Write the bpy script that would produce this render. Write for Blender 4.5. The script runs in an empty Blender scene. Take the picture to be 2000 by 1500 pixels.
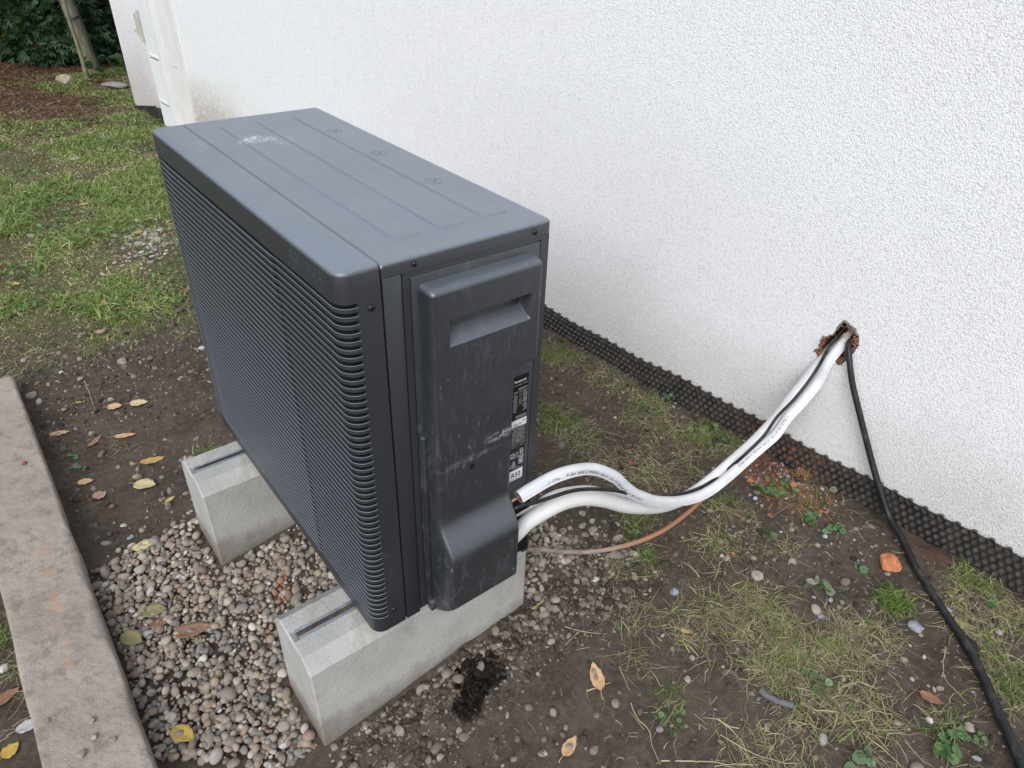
import bpy, math, random
import numpy as np
from mathutils import Matrix, Vector
random.seed(7); rng=np.random.default_rng(11)
S=bpy.context.scene; COL=S.collection
# ---------------------------------------------------------------- camera
CR=np.array([[0.78653851,-0.61656132,0.03477528],[-0.32393963,-0.45987757,-0.82678639],[0.52575687,0.63903424,-0.56144006]])
CC=np.array([-0.36701628,-0.83832096,1.22674562]); CF=1382.66
cam=bpy.data.cameras.new('camera'); camo=bpy.data.objects.new('camera',cam); COL.objects.link(camo); S.camera=camo
cam.sensor_width=36; cam.lens=36*CF/2000; cam.clip_start=.02; cam.clip_end=500
r,d,f=CR
camo.matrix_world=Matrix(((r[0],-d[0],-f[0],CC[0]),(r[1],-d[1],-f[1],CC[1]),(r[2],-d[2],-f[2],CC[2]),(0,0,0,1)))
# ---------------------------------------------------------------- world, sun, exposure
w=bpy.data.worlds.new('World'); S.world=w; w.use_nodes=True
wn=w.node_tree; bg=wn.nodes['Background']
sky=wn.nodes.new('ShaderNodeTexSky'); sky.sky_type='NISHITA'; sky.sun_disc=False
SUN_EL=math.radians(40); SUN_AZ=math.radians(-128)   # azimuth from +Y towards +X
sky.sun_elevation=SUN_EL; sky.sun_rotation=SUN_AZ; sky.dust_density=1; sky.air_density=1.0; sky.ozone_density=2
hs=wn.nodes.new('ShaderNodeHueSaturation'); hs.inputs['Saturation'].default_value=.36
wn.links.new(sky.outputs[0],hs.inputs['Color'])
# overcast: the zenith is about three times as bright as the horizon
g=wn.nodes.new('ShaderNodeTexCoord'); gx_=wn.nodes.new('ShaderNodeSeparateXYZ'); gm=wn.nodes.new('ShaderNodeMath'); gm.operation='MULTIPLY_ADD'; gm.use_clamp=False
wn.links.new(g.outputs['Generated'],gx_.inputs[0]); wn.links.new(gx_.outputs[2],gm.inputs[0]); gm.inputs[1].default_value=.9; gm.inputs[2].default_value=.75
gv=wn.nodes.new('ShaderNodeVectorMath'); gv.operation='SCALE'; wn.links.new(hs.outputs[0],gv.inputs[0]); wn.links.new(gm.outputs[0],gv.inputs['Scale'])
wn.links.new(gv.outputs[0],bg.inputs['Color']); bg.inputs['Strength'].default_value=.15
sl=bpy.data.lights.new('sun','SUN'); sl.energy=1.55; sl.angle=math.radians(40); sl.color=(1,.985,.965)
so=bpy.data.objects.new('sun',sl); COL.objects.link(so)
sd=Vector((math.sin(SUN_AZ)*math.cos(SUN_EL),math.cos(SUN_AZ)*math.cos(SUN_EL),math.sin(SUN_EL)))
so.rotation_euler=sd.to_track_quat('Z','Y').to_euler()
S.view_settings.view_transform='Standard'; S.view_settings.look='None'; S.view_settings.exposure=0.32; S.view_settings.gamma=1
S.render.resolution_x=1024; S.render.resolution_y=768
# ---------------------------------------------------------------- measuring helpers
def ray(u,v): return CR.T@np.array([(u-1000)/CF,(v-750)/CF,1.])
def onz(u,v,z): d=ray(u,v); return CC+d*(z-CC[2])/d[2]
def onv(u,v,P,Q):
    P=np.array(P[:2]);Q=np.array(Q[:2]);e=Q-P;n=np.array([-e[1],e[0]]);d=ray(u,v);t=((P-CC[:2])@n)/(d[:2]@n);return CC+t*d
def zbase(x,y):
    z=-.245+.11*(np.asarray(x,float)-.14); z=np.clip(z,-.278,-.2)
    k=np.clip((np.asarray(y,float)-1.3)/2.5,0,1); k=k*k*(3-2*k)
    z=z*(1-k)+(-.205)*k
    kl=np.clip((-.52-np.asarray(x,float))/.1,0,1)*np.clip((2.1-np.asarray(y,float))/.3,0,1)
    return z-.05*kl
def hsh(i,j,s):
    n=(i*374761393+j*668265263+s*1442695041)&0x7fffffff; n=(n^(n>>13))*1274126177&0x7fffffff; n=(n^(n>>16))&0x7fffffff
    return n/float(0x7fffffff)
def vnoise(x,y,s=0):
    xi=np.floor(x).astype(np.int64); yi=np.floor(y).astype(np.int64); fx=x-xi; fy=y-yi
    fx=fx*fx*(3-2*fx); fy=fy*fy*(3-2*fy)
    a=hsh(xi,yi,s);b=hsh(xi+1,yi,s);c=hsh(xi,yi+1,s);d=hsh(xi+1,yi+1,s)
    return (a*(1-fx)+b*fx)*(1-fy)+(c*(1-fx)+d*fx)*fy
def fbm(x,y,o=4,s=0):
    x=np.asarray(x,float);y=np.asarray(y,float);r=0;a=1;t=0
    for k in range(o): r=r+a*vnoise(x*2**k+k*17.3,y*2**k-k*9.1,s+k);t+=a;a*=.5
    return r/t
def inpoly(x,y,poly):
    c=np.zeros(x.shape,bool);n=len(poly);j=n-1
    for i in range(n):
        xi,yi=poly[i];xj,yj=poly[j]
        m=((yi>y)!=(yj>y))&(x<(xj-xi)*(y-yi)/(yj-yi+1e-12)+xi); c^=m; j=i
    return c
def zg(x,y):
    x=np.asarray(x,float);y=np.asarray(y,float)
    z=zbase(x,y)+.022*(fbm(x*5,y*5,3,3)-.5)+.010*(fbm(x*22,y*22,3,9)-.5)+.006*(fbm(x*70,y*70,2,21)-.5)
    hx,hy=.215,-.065
    z=z-.030*np.exp(-(((x-hx)/.045)**2+((y-hy)/.035)**2))-.022*np.exp(-(((x-.155)/.035)**2+((y+.095)/.03)**2))
    z=z+.02*np.exp(-((x-1.33)/.12)**2)*(y<5)
    z=z-.012*np.exp(-(((x+.30)/.10)**2))*np.clip((1.9-y)/.4,0,1)
    return z
def gp(u,v):
    z=-.22
    for _ in range(6):
        p=onz(u,v,z); z=float(zbase(p[0],p[1])) if _<3 else float(zg(p[0],p[1]))
    return np.array([p[0],p[1],z])
# ---------------------------------------------------------------- mesh helpers
def mesh(name,V,F,mat=None,parent=None,smooth=True,colors=None,sharp=35,uv=None,loc=None):
    V=np.asarray(V,np.float32).reshape(-1,3); me=bpy.data.meshes.new(name)
    if isinstance(F,np.ndarray):
        n,k=F.shape; me.vertices.add(len(V)); me.vertices.foreach_set('co',V.ravel())
        me.loops.add(n*k); me.loops.foreach_set('vertex_index',F.astype(np.int32).ravel())
        me.polygons.add(n); me.polygons.foreach_set('loop_start',np.arange(0,n*k,k,dtype=np.int32)); me.polygons.foreach_set('loop_total',np.full(n,k,np.int32))
        me.update(calc_edges=True)
    else:
        me.from_pydata(V.tolist(),[],[list(map(int,q)) for q in F]); me.update()
    if smooth:
        me.polygons.foreach_set('use_smooth',np.ones(len(me.polygons),bool))
        if sharp: me.set_sharp_from_angle(angle=math.radians(sharp))
    if colors is not None:
        a=me.color_attributes.new('col','FLOAT_COLOR','POINT'); c=np.ones((len(V),4),np.float32); c[:,:3]=colors; a.data.foreach_set('color',c.ravel())
    if uv is not None:
        l=me.uv_layers.new(name='uv'); li=np.zeros(len(me.loops),np.int32); me.loops.foreach_get('vertex_index',li)
        l.data.foreach_set('uv',np.asarray(uv,np.float32)[li].ravel())
    if mat is not None:
        for m in (mat if isinstance(mat,(list,tuple)) else [mat]): me.materials.append(m)
    me.validate()
    o=bpy.data.objects.new(name,me); COL.objects.link(o)
    if parent is not None: o.parent=parent
    if loc is not None: o.location=loc
    return o
def thing(name,label,cat,loc=(0,0,0),rz=0,group=None):
    o=bpy.data.objects.new(name,None); COL.objects.link(o); o.empty_display_size=.05; o.location=loc; o.rotation_euler=(0,0,rz)
    return tag(o,label,cat,group)
def tag(o,label=None,cat=None,group=None,kind=None):
    if label: o['label']=label
    if cat: o['category']=cat
    if group: o['group']=group
    if kind: o['kind']=kind
    return o
def grid_faces(nu,nv,close=False):
    i=np.arange(nu if close else nu-1)[:,None]; j=np.arange(nv-1)[None,:]; i2=(i+1)%nu
    return np.stack([i*nv+j,i2*nv+j,i2*nv+j+1,i*nv+j+1],-1).reshape(-1,4)
class MB:
    def __init__(s): s.V=[];s.F=[]
    def add(s,V,F):
        b=len(s.V); s.V+= [tuple(v) for v in V]; s.F+=[[b+i for i in q] for q in F]
    def box(s,x0,x1,y0,y1,z0,z1):
        s.add([(x0,y0,z0),(x1,y0,z0),(x1,y1,z0),(x0,y1,z0),(x0,y0,z1),(x1,y0,z1),(x1,y1,z1),(x0,y1,z1)],
              [(0,3,2,1),(4,5,6,7),(0,1,5,4),(1,2,6,5),(2,3,7,6),(3,0,4,7)])
    def build(s,name,mat,parent=None,bevel=0,smooth=False,seg=2):
        o=mesh(name,s.V,s.F,mat,parent,smooth=smooth)
        if bevel:
            import bmesh
            bm=bmesh.new(); bm.from_mesh(o.data); bmesh.ops.bevel(bm,geom=[e for e in bm.edges],offset=bevel,segments=seg,profile=.5,affect='EDGES')
            bm.to_mesh(o.data); bm.free(); o.data.polygons.foreach_set('use_smooth',np.ones(len(o.data.polygons),bool)); o.data.set_sharp_from_angle(angle=math.radians(40)) 
        return o
def spline(P,step=.004):
    P=np.array(P,float); Q=np.vstack([2*P[0]-P[1],P,2*P[-1]-P[-2]]); out=[]
    for i in range(1,len(Q)-2):
        p0,p1,p2,p3=Q[i-1:i+3]; n=max(2,int(np.linalg.norm(p2-p1)/step))
        t=np.linspace(0,1,n,endpoint=False)[:,None]
        out.append(.5*((2*p1)+(-p0+p2)*t+(2*p0-5*p1+4*p2-p3)*t**2+(-p0+3*p1-3*p2+p3)*t**3))
    out.append(P[-1:]); return np.vstack(out)
def smooth_path(C,n=3):
    for _ in range(n): C=np.vstack([C[:1],(C[:-2]+2*C[1:-1]+C[2:])/4,C[-1:]])
    return C
def frames(C,ref=None):
    T=np.gradient(C,axis=0); T/=np.linalg.norm(T,axis=1)[:,None]
    if ref is None: ref=CC[None]-C          # the printed side of a pipe is turned to where the installer stood
    N=ref-(ref*T).sum(1)[:,None]*T; N/=np.linalg.norm(N,axis=1)[:,None]; B=np.cross(N,T); return T,N,B
def tube(C,R,seg=16,caps=True):
    T,N,B=frames(C); n=len(C); R=np.broadcast_to(np.asarray(R,float),(n,)); a=np.linspace(0,2*np.pi,seg,endpoint=False)
    V=C[:,None]+R[:,None,None]*(np.cos(a)[None,:,None]*N[:,None]+np.sin(a)[None,:,None]*B[:,None])
    F=[]
    i=np.arange(n-1)[:,None]; j=np.arange(seg)[None]; j2=(j+1)%seg
    F=np.stack([i*seg+j,i*seg+j2,(i+1)*seg+j2,(i+1)*seg+j],-1).reshape(-1,4)
    s=np.concatenate([[0],np.cumsum(np.linalg.norm(np.diff(C,axis=0),axis=1))])
    uv=np.stack([np.repeat(s,seg),np.tile(a/(2*np.pi),n)],1)
    V=V.reshape(-1,3)
    if caps:
        F=F.tolist()+[list(range(seg))[::-1],list(range((n-1)*seg,n*seg))]
    return V,F,uv
def text_mesh(txt,size,extr=.0,align='LEFT',shear=0,spacing=1.0,res=2,offset=0):
    c=bpy.data.curves.new('t','FONT'); c.body=txt; c.size=size; c.align_x=align; c.resolution_u=res; c.shear=shear; c.space_character=spacing; c.extrude=extr; c.offset=offset
    o=bpy.data.objects.new('t',c); COL.objects.link(o); dg=bpy.context.evaluated_depsgraph_get(); dg.update()
    me=bpy.data.meshes.new_from_object(o.evaluated_get(dg)); V=np.array([v.co[:] for v in me.vertices]).reshape(-1,3); F=[list(p.vertices) for p in me.polygons]
    bpy.data.objects.remove(o); bpy.data.curves.remove(c); bpy.data.meshes.remove(me); return V,F
# ---------------------------------------------------------------- material helpers
class NT:
    def __init__(s,name,rough=.8,spec=.5,metal=0,base=(.5,.5,.5)):
        s.m=bpy.data.materials.new(name); s.m.use_nodes=True; s.t=s.m.node_tree; s.b=s.t.nodes['Principled BSDF']
        s.b.inputs['Roughness'].default_value=rough; s.b.inputs['Specular IOR Level'].default_value=spec; s.b.inputs['Metallic'].default_value=metal
        s.b.inputs['Base Color'].default_value=(*base,1); s._tc=None
    def n(s,t,**k):
        q=s.t.nodes.new(t)
        for a,b in k.items(): setattr(q,a,b)
        return q
    def l(s,a,b): s.t.links.new(a,b)
    def tc(s,w='Object'):
        if s._tc is None: s._tc=s.n('ShaderNodeTexCoord')
        return s._tc.outputs[w]
    def mapping(s,src,scale=(1,1,1),loc=(0,0,0),rot=(0,0,0)):
        q=s.n('ShaderNodeMapping'); q.inputs['Scale'].default_value=scale; q.inputs['Location'].default_value=loc; q.inputs['Rotation'].default_value=rot; s.l(src,q.inputs[0]); return q.outputs[0]
    def noise(s,scale,detail=4,rough=.55,src=None,dist=0):
        q=s.n('ShaderNodeTexNoise'); q.inputs['Scale'].default_value=scale; q.inputs['Detail'].default_value=detail; q.inputs['Roughness'].default_value=rough; q.inputs['Distortion'].default_value=dist
        s.l(src if src is not None else s.tc(),q.inputs['Vector']); return q.outputs[0]
    def voro(s,scale,src=None,feature='F1',rand=1,out=0):
        q=s.n('ShaderNodeTexVoronoi',feature=feature); q.inputs['Scale'].default_value=scale; q.inputs['Randomness'].default_value=rand
        s.l(src if src is not None else s.tc(),q.inputs['Vector']); return q.outputs[out]
    def ramp(s,src,stops,interp='LINEAR'):
        q=s.n('ShaderNodeValToRGB'); q.color_ramp.interpolation=interp; e=q.color_ramp.elements
        while len(e)<len(stops): e.new(.5)
        for i,(p,c) in enumerate(stops):
            e[i].position=p; e[i].color=(c,c,c,1) if not isinstance(c,(tuple,list)) else (*c,1)
        s.l(src,q.inputs[0]); return q.outputs[0]
    def mix(s,f,a,b,bt='MIX'):
        q=s.n('ShaderNodeMix',data_type='RGBA',blend_type=bt)
        for i,v in ((0,f),(6,a),(7,b)):
            if isinstance(v,(int,float)): q.inputs[i].default_value=v if i==0 else (v,v,v,1)
            elif isinstance(v,(tuple,list)): q.inputs[i].default_value=(*v,1)
            else: s.l(v,q.inputs[i])
        return q.outputs[2]
    def math(s,op,a,b=0.,c=None):
        q=s.n('ShaderNodeMath',operation=op)
        for i,v in enumerate((a,b,c)):
            if v is None: continue
            if isinstance(v,(int,float)): q.inputs[i].default_value=v
            else: s.l(v,q.inputs[i])
        return q.outputs[0]
    def blob(s,c,rad):      # 1 near a point, 0 beyond the radii
        q=s.mapping(s.tc(),scale=tuple(1/a for a in rad),loc=tuple(-a/b for a,b in zip(c,rad)))
        g=s.n('ShaderNodeVectorMath',operation='LENGTH'); s.l(q,g.inputs[0]); return s.math('SUBTRACT',1.,g.outputs['Value'])
    def bump(s,h,strength=.5,dist=.01,prev=None):
        q=s.n('ShaderNodeBump'); q.inputs['Strength'].default_value=strength; q.inputs['Distance'].default_value=dist; s.l(h,q.inputs['Height'])
        if prev is not None: s.l(prev,q.inputs['Normal'])
        s.l(q.outputs[0],s.b.inputs['Normal']); return q.outputs[0]
    def col(s,c): s.l(c,s.b.inputs['Base Color'])
    def attr(s,name='col'): q=s.n('ShaderNodeAttribute',attribute_name=name); return q.outputs['Color']
def simple(name,base,rough=.6,spec=.5,metal=0,var=.15,scale=30,bump=0,bscale=200):
    t=NT(name,rough,spec,metal,base); n=t.noise(scale,4)
    t.col(t.mix(t.ramp(n,[(.3,0.),(.7,1.)]),tuple(c*(1-var) for c in base),tuple(min(1,c*(1+var)) for c in base)))
    if bump: t.bump(t.noise(bscale,3),bump,.002)
    return t.m
UB=(.015,.0185,.024)
def unit_mat(name,kind):
    t=NT(name,.43 if kind!='cover' else .40,.5,0,UB); t.b.inputs['IOR'].default_value=1.95
    n=t.noise(7,4,.6); base=t.mix(t.ramp(n,[(.3,0.),(.7,1.)]),tuple(c*.93 for c in UB),tuple(c*1.08 for c in UB))
    # sky brightness painted into the colour of faces that look up, a little uneven
    tn=t.n('ShaderNodeSeparateXYZ'); t.l(t.tc('Normal'),tn.inputs[0]); sky_up=t.ramp(tn.outputs[2],[(.22,0.),(.95,1.)]); dn=t.ramp(t.noise(4,5,.6),[(.25,.88),(.7,1.)])
    base=t.mix(t.math('MULTIPLY',t.math('MULTIPLY',sky_up,dn),.45 if kind=='cover' else .8 if kind=='panel_' else 1.),base,(.168,.196,.233))
    # fine pale dust specks
    v=t.voro(95 if kind=='lid' else 60); g=t.noise(9,2)
    sp=t.math('MULTIPLY',t.ramp(v,[(.045,1.),(.07,0.)]),t.ramp(g,[(.55,0.),(.62,1.)]))
    base=t.mix(t.math('MULTIPLY',sp,.55),base,(.5,.5,.5))
    if kind=='lid':
        for (c,r_,k) in (((.158,.68,.795),(.045,.035,.05),.535),((.205,.66,.795),(.03,.05,.05),.60)):
            sc=t.noise(110,6,.75,t.mapping(t.tc(),scale=(2.4,.5,1),rot=(0,0,.5)))
            m=t.math('MULTIPLY',t.ramp(sc,[(k-.04,0.),(k+.02,1.)]),t.ramp(t.blob(c,r_),[(.0,0.),(.5,1.)]))
            base=t.mix(t.math('MULTIPLY',m,.9),base,(.66,.69,.72))
    if kind=='panel':
        sc=t.noise(120,6,.75,t.mapping(t.tc(),scale=(2.4,.5,1),rot=(0,0,.5)))
        m=t.math('MULTIPLY',t.ramp(sc,[(.56,0.),(.62,1.)]),t.ramp(t.blob((.045,.70,.795),(.02,.06,.03)),[(.0,0.),(.5,1.)]))
        base=t.mix(t.math('MULTIPLY',m,.8),base,(.6,.62,.66))
        sc=t.noise(40,5,.7,t.mapping(t.tc(),scale=(1.5,1,.6)))
        m=t.math('MULTIPLY',t.ramp(sc,[(.5,0.),(.75,1.)]),t.ramp(t.blob((.03,0,.17),(.03,.03,.07)),[(.0,0.),(.6,1.)]))
        base=t.mix(t.math('MULTIPLY',m,.35),base,(.25,.26,.28))
    if kind=='cover':
        a=t.noise(34,7,.75,t.mapping(t.tc(),scale=(1.6,1,.45),rot=(0,.45,0)),1.4)
        b=t.noise(6,3,.6)
        m=t.math('MULTIPLY',t.ramp(a,[(.52,0.),(.70,1.)]),t.ramp(b,[(.38,0.),(.60,1.)]))
        base=t.mix(t.math('MULTIPLY',m,.24),base,(.30,.31,.33))
        h=t.noise(150,3,.6,t.mapping(t.tc(),scale=(.9,1,.25),rot=(0,.5,0)))
        m=t.math('MULTIPLY',t.ramp(h,[(.675,0.),(.70,1.)]),t.ramp(b,[(.4,0.),(.6,1.)]))
        base=t.mix(t.math('MULTIPLY',m,.4),base,(.5,.5,.52))
        for c,r_,k in (((.275,-.035,.415),(.045,.05,.012),.8),((.2,-.035,.39),(.08,.05,.01),.25),):
            q=t.noise(90,4,.7); m=t.math('MULTIPLY',t.ramp(q,[(.42,0.),(.6,1.)]),t.ramp(t.blob(c,r_),[(.0,0.),(.6,1.)]))
            base=t.mix(t.math('MULTIPLY',m,k),base,(.42,.43,.45))
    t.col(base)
    t.l(t.ramp(t.noise(5,4,.6),[(.3,.40),(.7,.50)]),t.b.inputs['Roughness'])
    t.bump(t.noise(900,2,.5),.12,.0006)
    return t.m
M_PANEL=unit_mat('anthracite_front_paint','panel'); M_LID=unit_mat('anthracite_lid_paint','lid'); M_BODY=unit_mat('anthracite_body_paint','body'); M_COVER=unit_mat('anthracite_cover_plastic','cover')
M_EMB=simple('anthracite_embossing',tuple(c*3.2 for c in UB),.42,var=.05)
M_GROOVE=simple('dark_gap',(.01,.01,.012),.7,.2)
M_SLOT=simple('slot_interior',(.010,.012,.017),.6,.3)
M_SCREW=simple('black_screw',(.012,.012,.013),.25,.6,var=.05)
M_LBLACK=simple('label_black',(.008,.008,.009),.35,.5,var=.05); M_LWHITE=simple('label_white',(.72,.72,.72),.5,.4,var=.03); M_LGREY=simple('label_small_print',(.45,.45,.45),.5,.4,var=.05)
# ================================================================ HEAT PUMP
W,D,H=.8876,.3922,.795
hp=thing('heat_pump','anthracite heat pump outdoor unit with ribbed front grille standing on two concrete blocks','heat pump')
# --- front grille: ribs swept round a U-shaped plan
def front_panel():
    rc=.026; xe=.068
    P=[];Nn=[];mask=[];yv=[]
    def add(x,y,nx,ny,m): P.append((x,y));Nn.append((nx,ny));mask.append(m)
    for x,m in ((xe,0),(.06,0),(.045,0),(.035,0),(.0285,0),(.0245,0),(.0242,1)): add(max(x,rc) if m==0 and x<rc else x,0,0,-1,m) if x>=rc else None
    # side stretch ends at the arc start; the slot end sits just before it
    P.clear();Nn.clear();mask.clear()
    for x in (xe,.060,.050,.040,.032,.0300): add(x,0,0,-1,0)
    add(.0296,0,0,-1,1); add(.0275,0,0,-1,1)
    for k in range(0,9):
        a=math.pi/2*k/8; add(rc-rc*math.sin(a),rc-rc*math.cos(a),-math.sin(a),-math.cos(a),1)
    ys=np.unique(np.round(np.concatenate([np.linspace(rc+.01,W-rc-.01,70),np.linspace(.222,.246,9)]),5))
    for y in ys: add(0,y,-1,0,1)
    for k in range(0,9):
        a=math.pi/2*k/8; add(rc-rc*math.cos(a),W-rc+rc*math.sin(a),-math.cos(a),math.sin(a),1)
    add(.0275,W,0,1,1); add(.0296,W,0,1,1)
    for x in (.0300,.032,.040,.050,.060,xe): add(x,W,0,1,0)
    P=np.array(P);Nn=np.array(Nn);mask=np.array(mask,float)
    # vertical profile: (z, rib depth, cap inset)
    pitch=(.7445-.0415)/51; prof=[(H-.0,0,.0075),(H-.0006,0,.0045),(H-.0022,0,.0022),(H-.0045,0,.0007),(H-.0075,0,0),(H-.03,0,0)]
    for k in range(51):
        zt=.7445-k*pitch       # top of slot
        prof+= [(zt+.0003,0,0),(zt,1,0),(zt-.0060,1,0),(zt-.0064,.97,0),(zt-.0066,.09,0),(zt-.0068,.04,0),(zt-.0071,0,0)]
    prof+=[(.030,0,0),(.012,0,0),(.006,0,.001),(.002,0,.004),(0,0,.009)]
    nv=len(prof); V=np.zeros((len(P),nv,3)); dk=np.array([p_[1] for p_ in prof])
    t=np.clip((P[:,1]-.228)/.012,0,1); t=t*t*(3-2*t)*np.clip((W-.06-P[:,1])/.03,0,1); front=(np.abs(Nn[:,0])>.99)
    depth=np.where(front,.010+.005*t,.0095); outw=np.where(front,.002*t,0)
    for j,(z,dp,ins) in enumerate(prof):
        ribzone=1. if .036<z<.7446 else 0.
        off=dp*mask*depth+ins-(outw*ribzone*(1 if dp<.5 else 1))
        V[:,j,:2]=P-Nn*off[:,None]; V[:,j,2]=z
        if ins>0: V[:,j,0]=np.where(np.abs(P[:,0]-xe)<1e-6,xe,V[:,j,0])
    n=len(P); F=grid_faces(n,nv)[:,::-1].tolist()
    MI=[int(dk[j]+dk[j+1]>1.05 and mask[i]*mask[i+1]>0) for i in range(n-1) for j in range(nv-1)]+[0,0]
    F.append([i*nv for i in range(n)]); F.append([i*nv+nv-1 for i in range(n)][::-1])
    return V.reshape(-1,3),F,MI
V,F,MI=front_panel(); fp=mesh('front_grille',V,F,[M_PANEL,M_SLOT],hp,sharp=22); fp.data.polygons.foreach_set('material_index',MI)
b=MB(); b.box(.0145,.066,.012,W-.012,.02,H-.03); b.build('grille_backing',M_GROOVE,hp)
# raised lettering on the smooth band of the grille
def emboss(txt,size,y_start,z,name):
    V,F=text_mesh(txt,size,.0004,spacing=1.05); Q=np.zeros_like(V); Q[:,0]=-.0003-V[:,2]; Q[:,1]=y_start-V[:,0]; Q[:,2]=z+V[:,1]
    return mesh(name,Q,F,M_EMB,fp,smooth=False)
emboss('Panasonic',.026,.862,.762,'embossed_lettering'); emboss('AQUAREA',.024,.16,.764,'embossed_lettering')
# --- casing
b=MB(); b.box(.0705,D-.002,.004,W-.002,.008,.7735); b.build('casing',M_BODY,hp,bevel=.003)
b=MB(); b.box(.0715,.1035,0.0,.012,.006,.7705); b.build('corner_post',M_BODY,hp,bevel=.0025)
b=MB()   # side frame round the service cover
b.box(.1055,.1165,0.001,.012,.022,.7705); b.box(.1165,.3735,.001,.012,.7625,.7705); b.box(.3735,D-.001,.001,.012,.006,.7705)
b.build('side_frame',M_BODY,hp)
b=MB(); b.box(.1195,.372,.0005,.010,.030,.7595); b.build('cover_plate',M_COVER,hp,bevel=.0012)
b=MB(); b.box(.1225,.1305,-.006,.0045,.030,.455); b.build('plate_rail',M_COVER,hp,bevel=.001)
b=MB(); b.box(.1215,.137,-.014,.002,.006,.030); b.build('plate_foot_clip',M_COVER,hp,bevel=.0015)
b=MB(); b.box(.10,.37,.02,W-.02,-.002,.012); b.build('base_tray',M_GROOVE,hp)
# --- lid
def lid():
    x0,x1,y0,y1=.0702,.3945,-.002,W+.002; r=.007; rc=.012
    def lines(a,b_,st,extra):
        L=set(np.round(np.linspace(a,b_,int((b_-a)/st)+1),5)); 
        for e in extra: L.add(round(e,5))
        return np.array(sorted(L))
    ex=[x0+k for k in (.0004,.001,.002,.0035,.005,.007)]+[x1-k for k in (.0004,.001,.002,.0035,.005,.007)]
    pans=[(.127,.181),(.210,.266),(.297,.352)]
    for a,b_ in pans:
        for k in (-.002,0,.002,.004,.006): ex+=[a+k,b_-k]
    ey=[y0+k for k in (.0004,.001,.002,.0035,.005,.007)]+[y1-k for k in (.0004,.001,.002,.0035,.005,.007)]+[.06+k for k in (-.002,0,.002,.004,.006)]+[.822-k for k in (-.002,0,.002,.004,.006)]
    xs=lines(x0,x1,.005,ex); ys=lines(y0,y1,.012,ey); X,Y=np.meshgrid(xs,ys,indexing='ij')
    # rounded plan corners on the back side
    cx=np.clip(X,x0+.001,x1-rc); cy=np.clip(Y,y0+rc,y1-rc); dx=X-cx; dy=Y-cy; L=np.hypot(dx,dy); m=np.maximum(np.abs(dx),np.abs(dy))
    k=np.where((L>1e-6)&(dx>0),m/np.maximum(L,1e-9),1); X=cx+dx*k; Y=cy+dy*k; L=np.hypot(X-cx,Y-cy)
    e=np.where(X>cx+1e-6,np.where(np.abs(Y-cy)>0,rc-L,x1-X),np.minimum(np.minimum(Y-y0,y1-Y),x1-X))
    e=np.minimum(e,np.minimum(np.minimum(x1-X,Y-y0),y1-Y)); e=np.clip(e,0,None)
    t=np.clip(e/r,0,1); Z=H-(r-np.sqrt(np.maximum(r*r-(r-t*r)**2,0)))
    Z-= .0030*np.clip(1-(X-x0)/.003,0,1)
    for a,b_ in pans:
        q=np.minimum(np.minimum(X-a,b_-X),np.minimum(Y-.06,.822-Y)); cr=.012
        ax=np.abs(X-(a+b_)/2)-((b_-a)/2-cr); ay=np.abs(Y-.441)-(.381-cr); sd=np.hypot(np.maximum(ax,0),np.maximum(ay,0))+np.minimum(np.maximum(ax,ay),0)-cr
        s=np.clip(-sd/.005,0,1); s=s*s*(3-2*s); Z+=.0034*s
    n,m_=X.shape; V=np.stack([X,Y,Z],-1).reshape(-1,3); F=grid_faces(n,m_).tolist()
    ring=[i*m_ for i in range(n)]+[(n-1)*m_+j for j in range(1,m_)]+[i*m_+m_-1 for i in range(n-2,-1,-1)]+[j for j in range(m_-2,0,-1)]
    base=len(V); W2=V[ring].copy(); W2[:,2]=.7722; V=np.vstack([V,W2]); N=len(ring)
    for q in range(N): F.append([ring[q],ring[(q+1)%N],base+(q+1)%N,base+q][::-1])
    return V,[f_ for f_ in F]
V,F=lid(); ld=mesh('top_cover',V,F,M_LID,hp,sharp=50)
def mark(x,y):   # no-step pictogram: ring, slash and a shoe
    V=[];F=[]
    def strip(pts,w,closed=False):
        pts=np.array(pts,float); T=np.gradient(pts,axis=0) if not closed else np.roll(pts,-1,0)-np.roll(pts,1,0); T/=np.linalg.norm(T,axis=1)[:,None]; Nn=np.stack([-T[:,1],T[:,0]],1)
        b0=len(V)
        for p,nn in zip(pts,Nn):
            for s_,h in ((-w,0.),(-w*.5,.0009),(w*.5,.0009),(w,0.)): V.append((x+p[0]+nn[0]*s_,y+p[1]+nn[1]*s_,H+.0031+h))
        n=len(pts)
        for i in range(n if closed else n-1):
            for k in range(3): F.append([b0+i*4+k,b0+i*4+k+1,b0+((i+1)%n)*4+k+1,b0+((i+1)%n)*4+k])
    a=np.linspace(0,2*np.pi,32,endpoint=False); R_=.0165
    strip(np.stack([R_*np.cos(a),R_*np.sin(a)],1),.0011,True); strip(np.stack([np.linspace(-.0115,.0115,8),np.linspace(-.0115,.0115,8)],1),.0010)
    strip([(-.006,.011),(-.004,.004),(-.009,-.004),(-.004,-.009),(.002,-.006),(.003,0),(.009,.003),(.007,.009)],.0008)
    return mesh('no_step_mark',V,F,M_LID,ld,smooth=False)
for y_ in (.257,.459,.656): mark(.326,y_)
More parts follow.
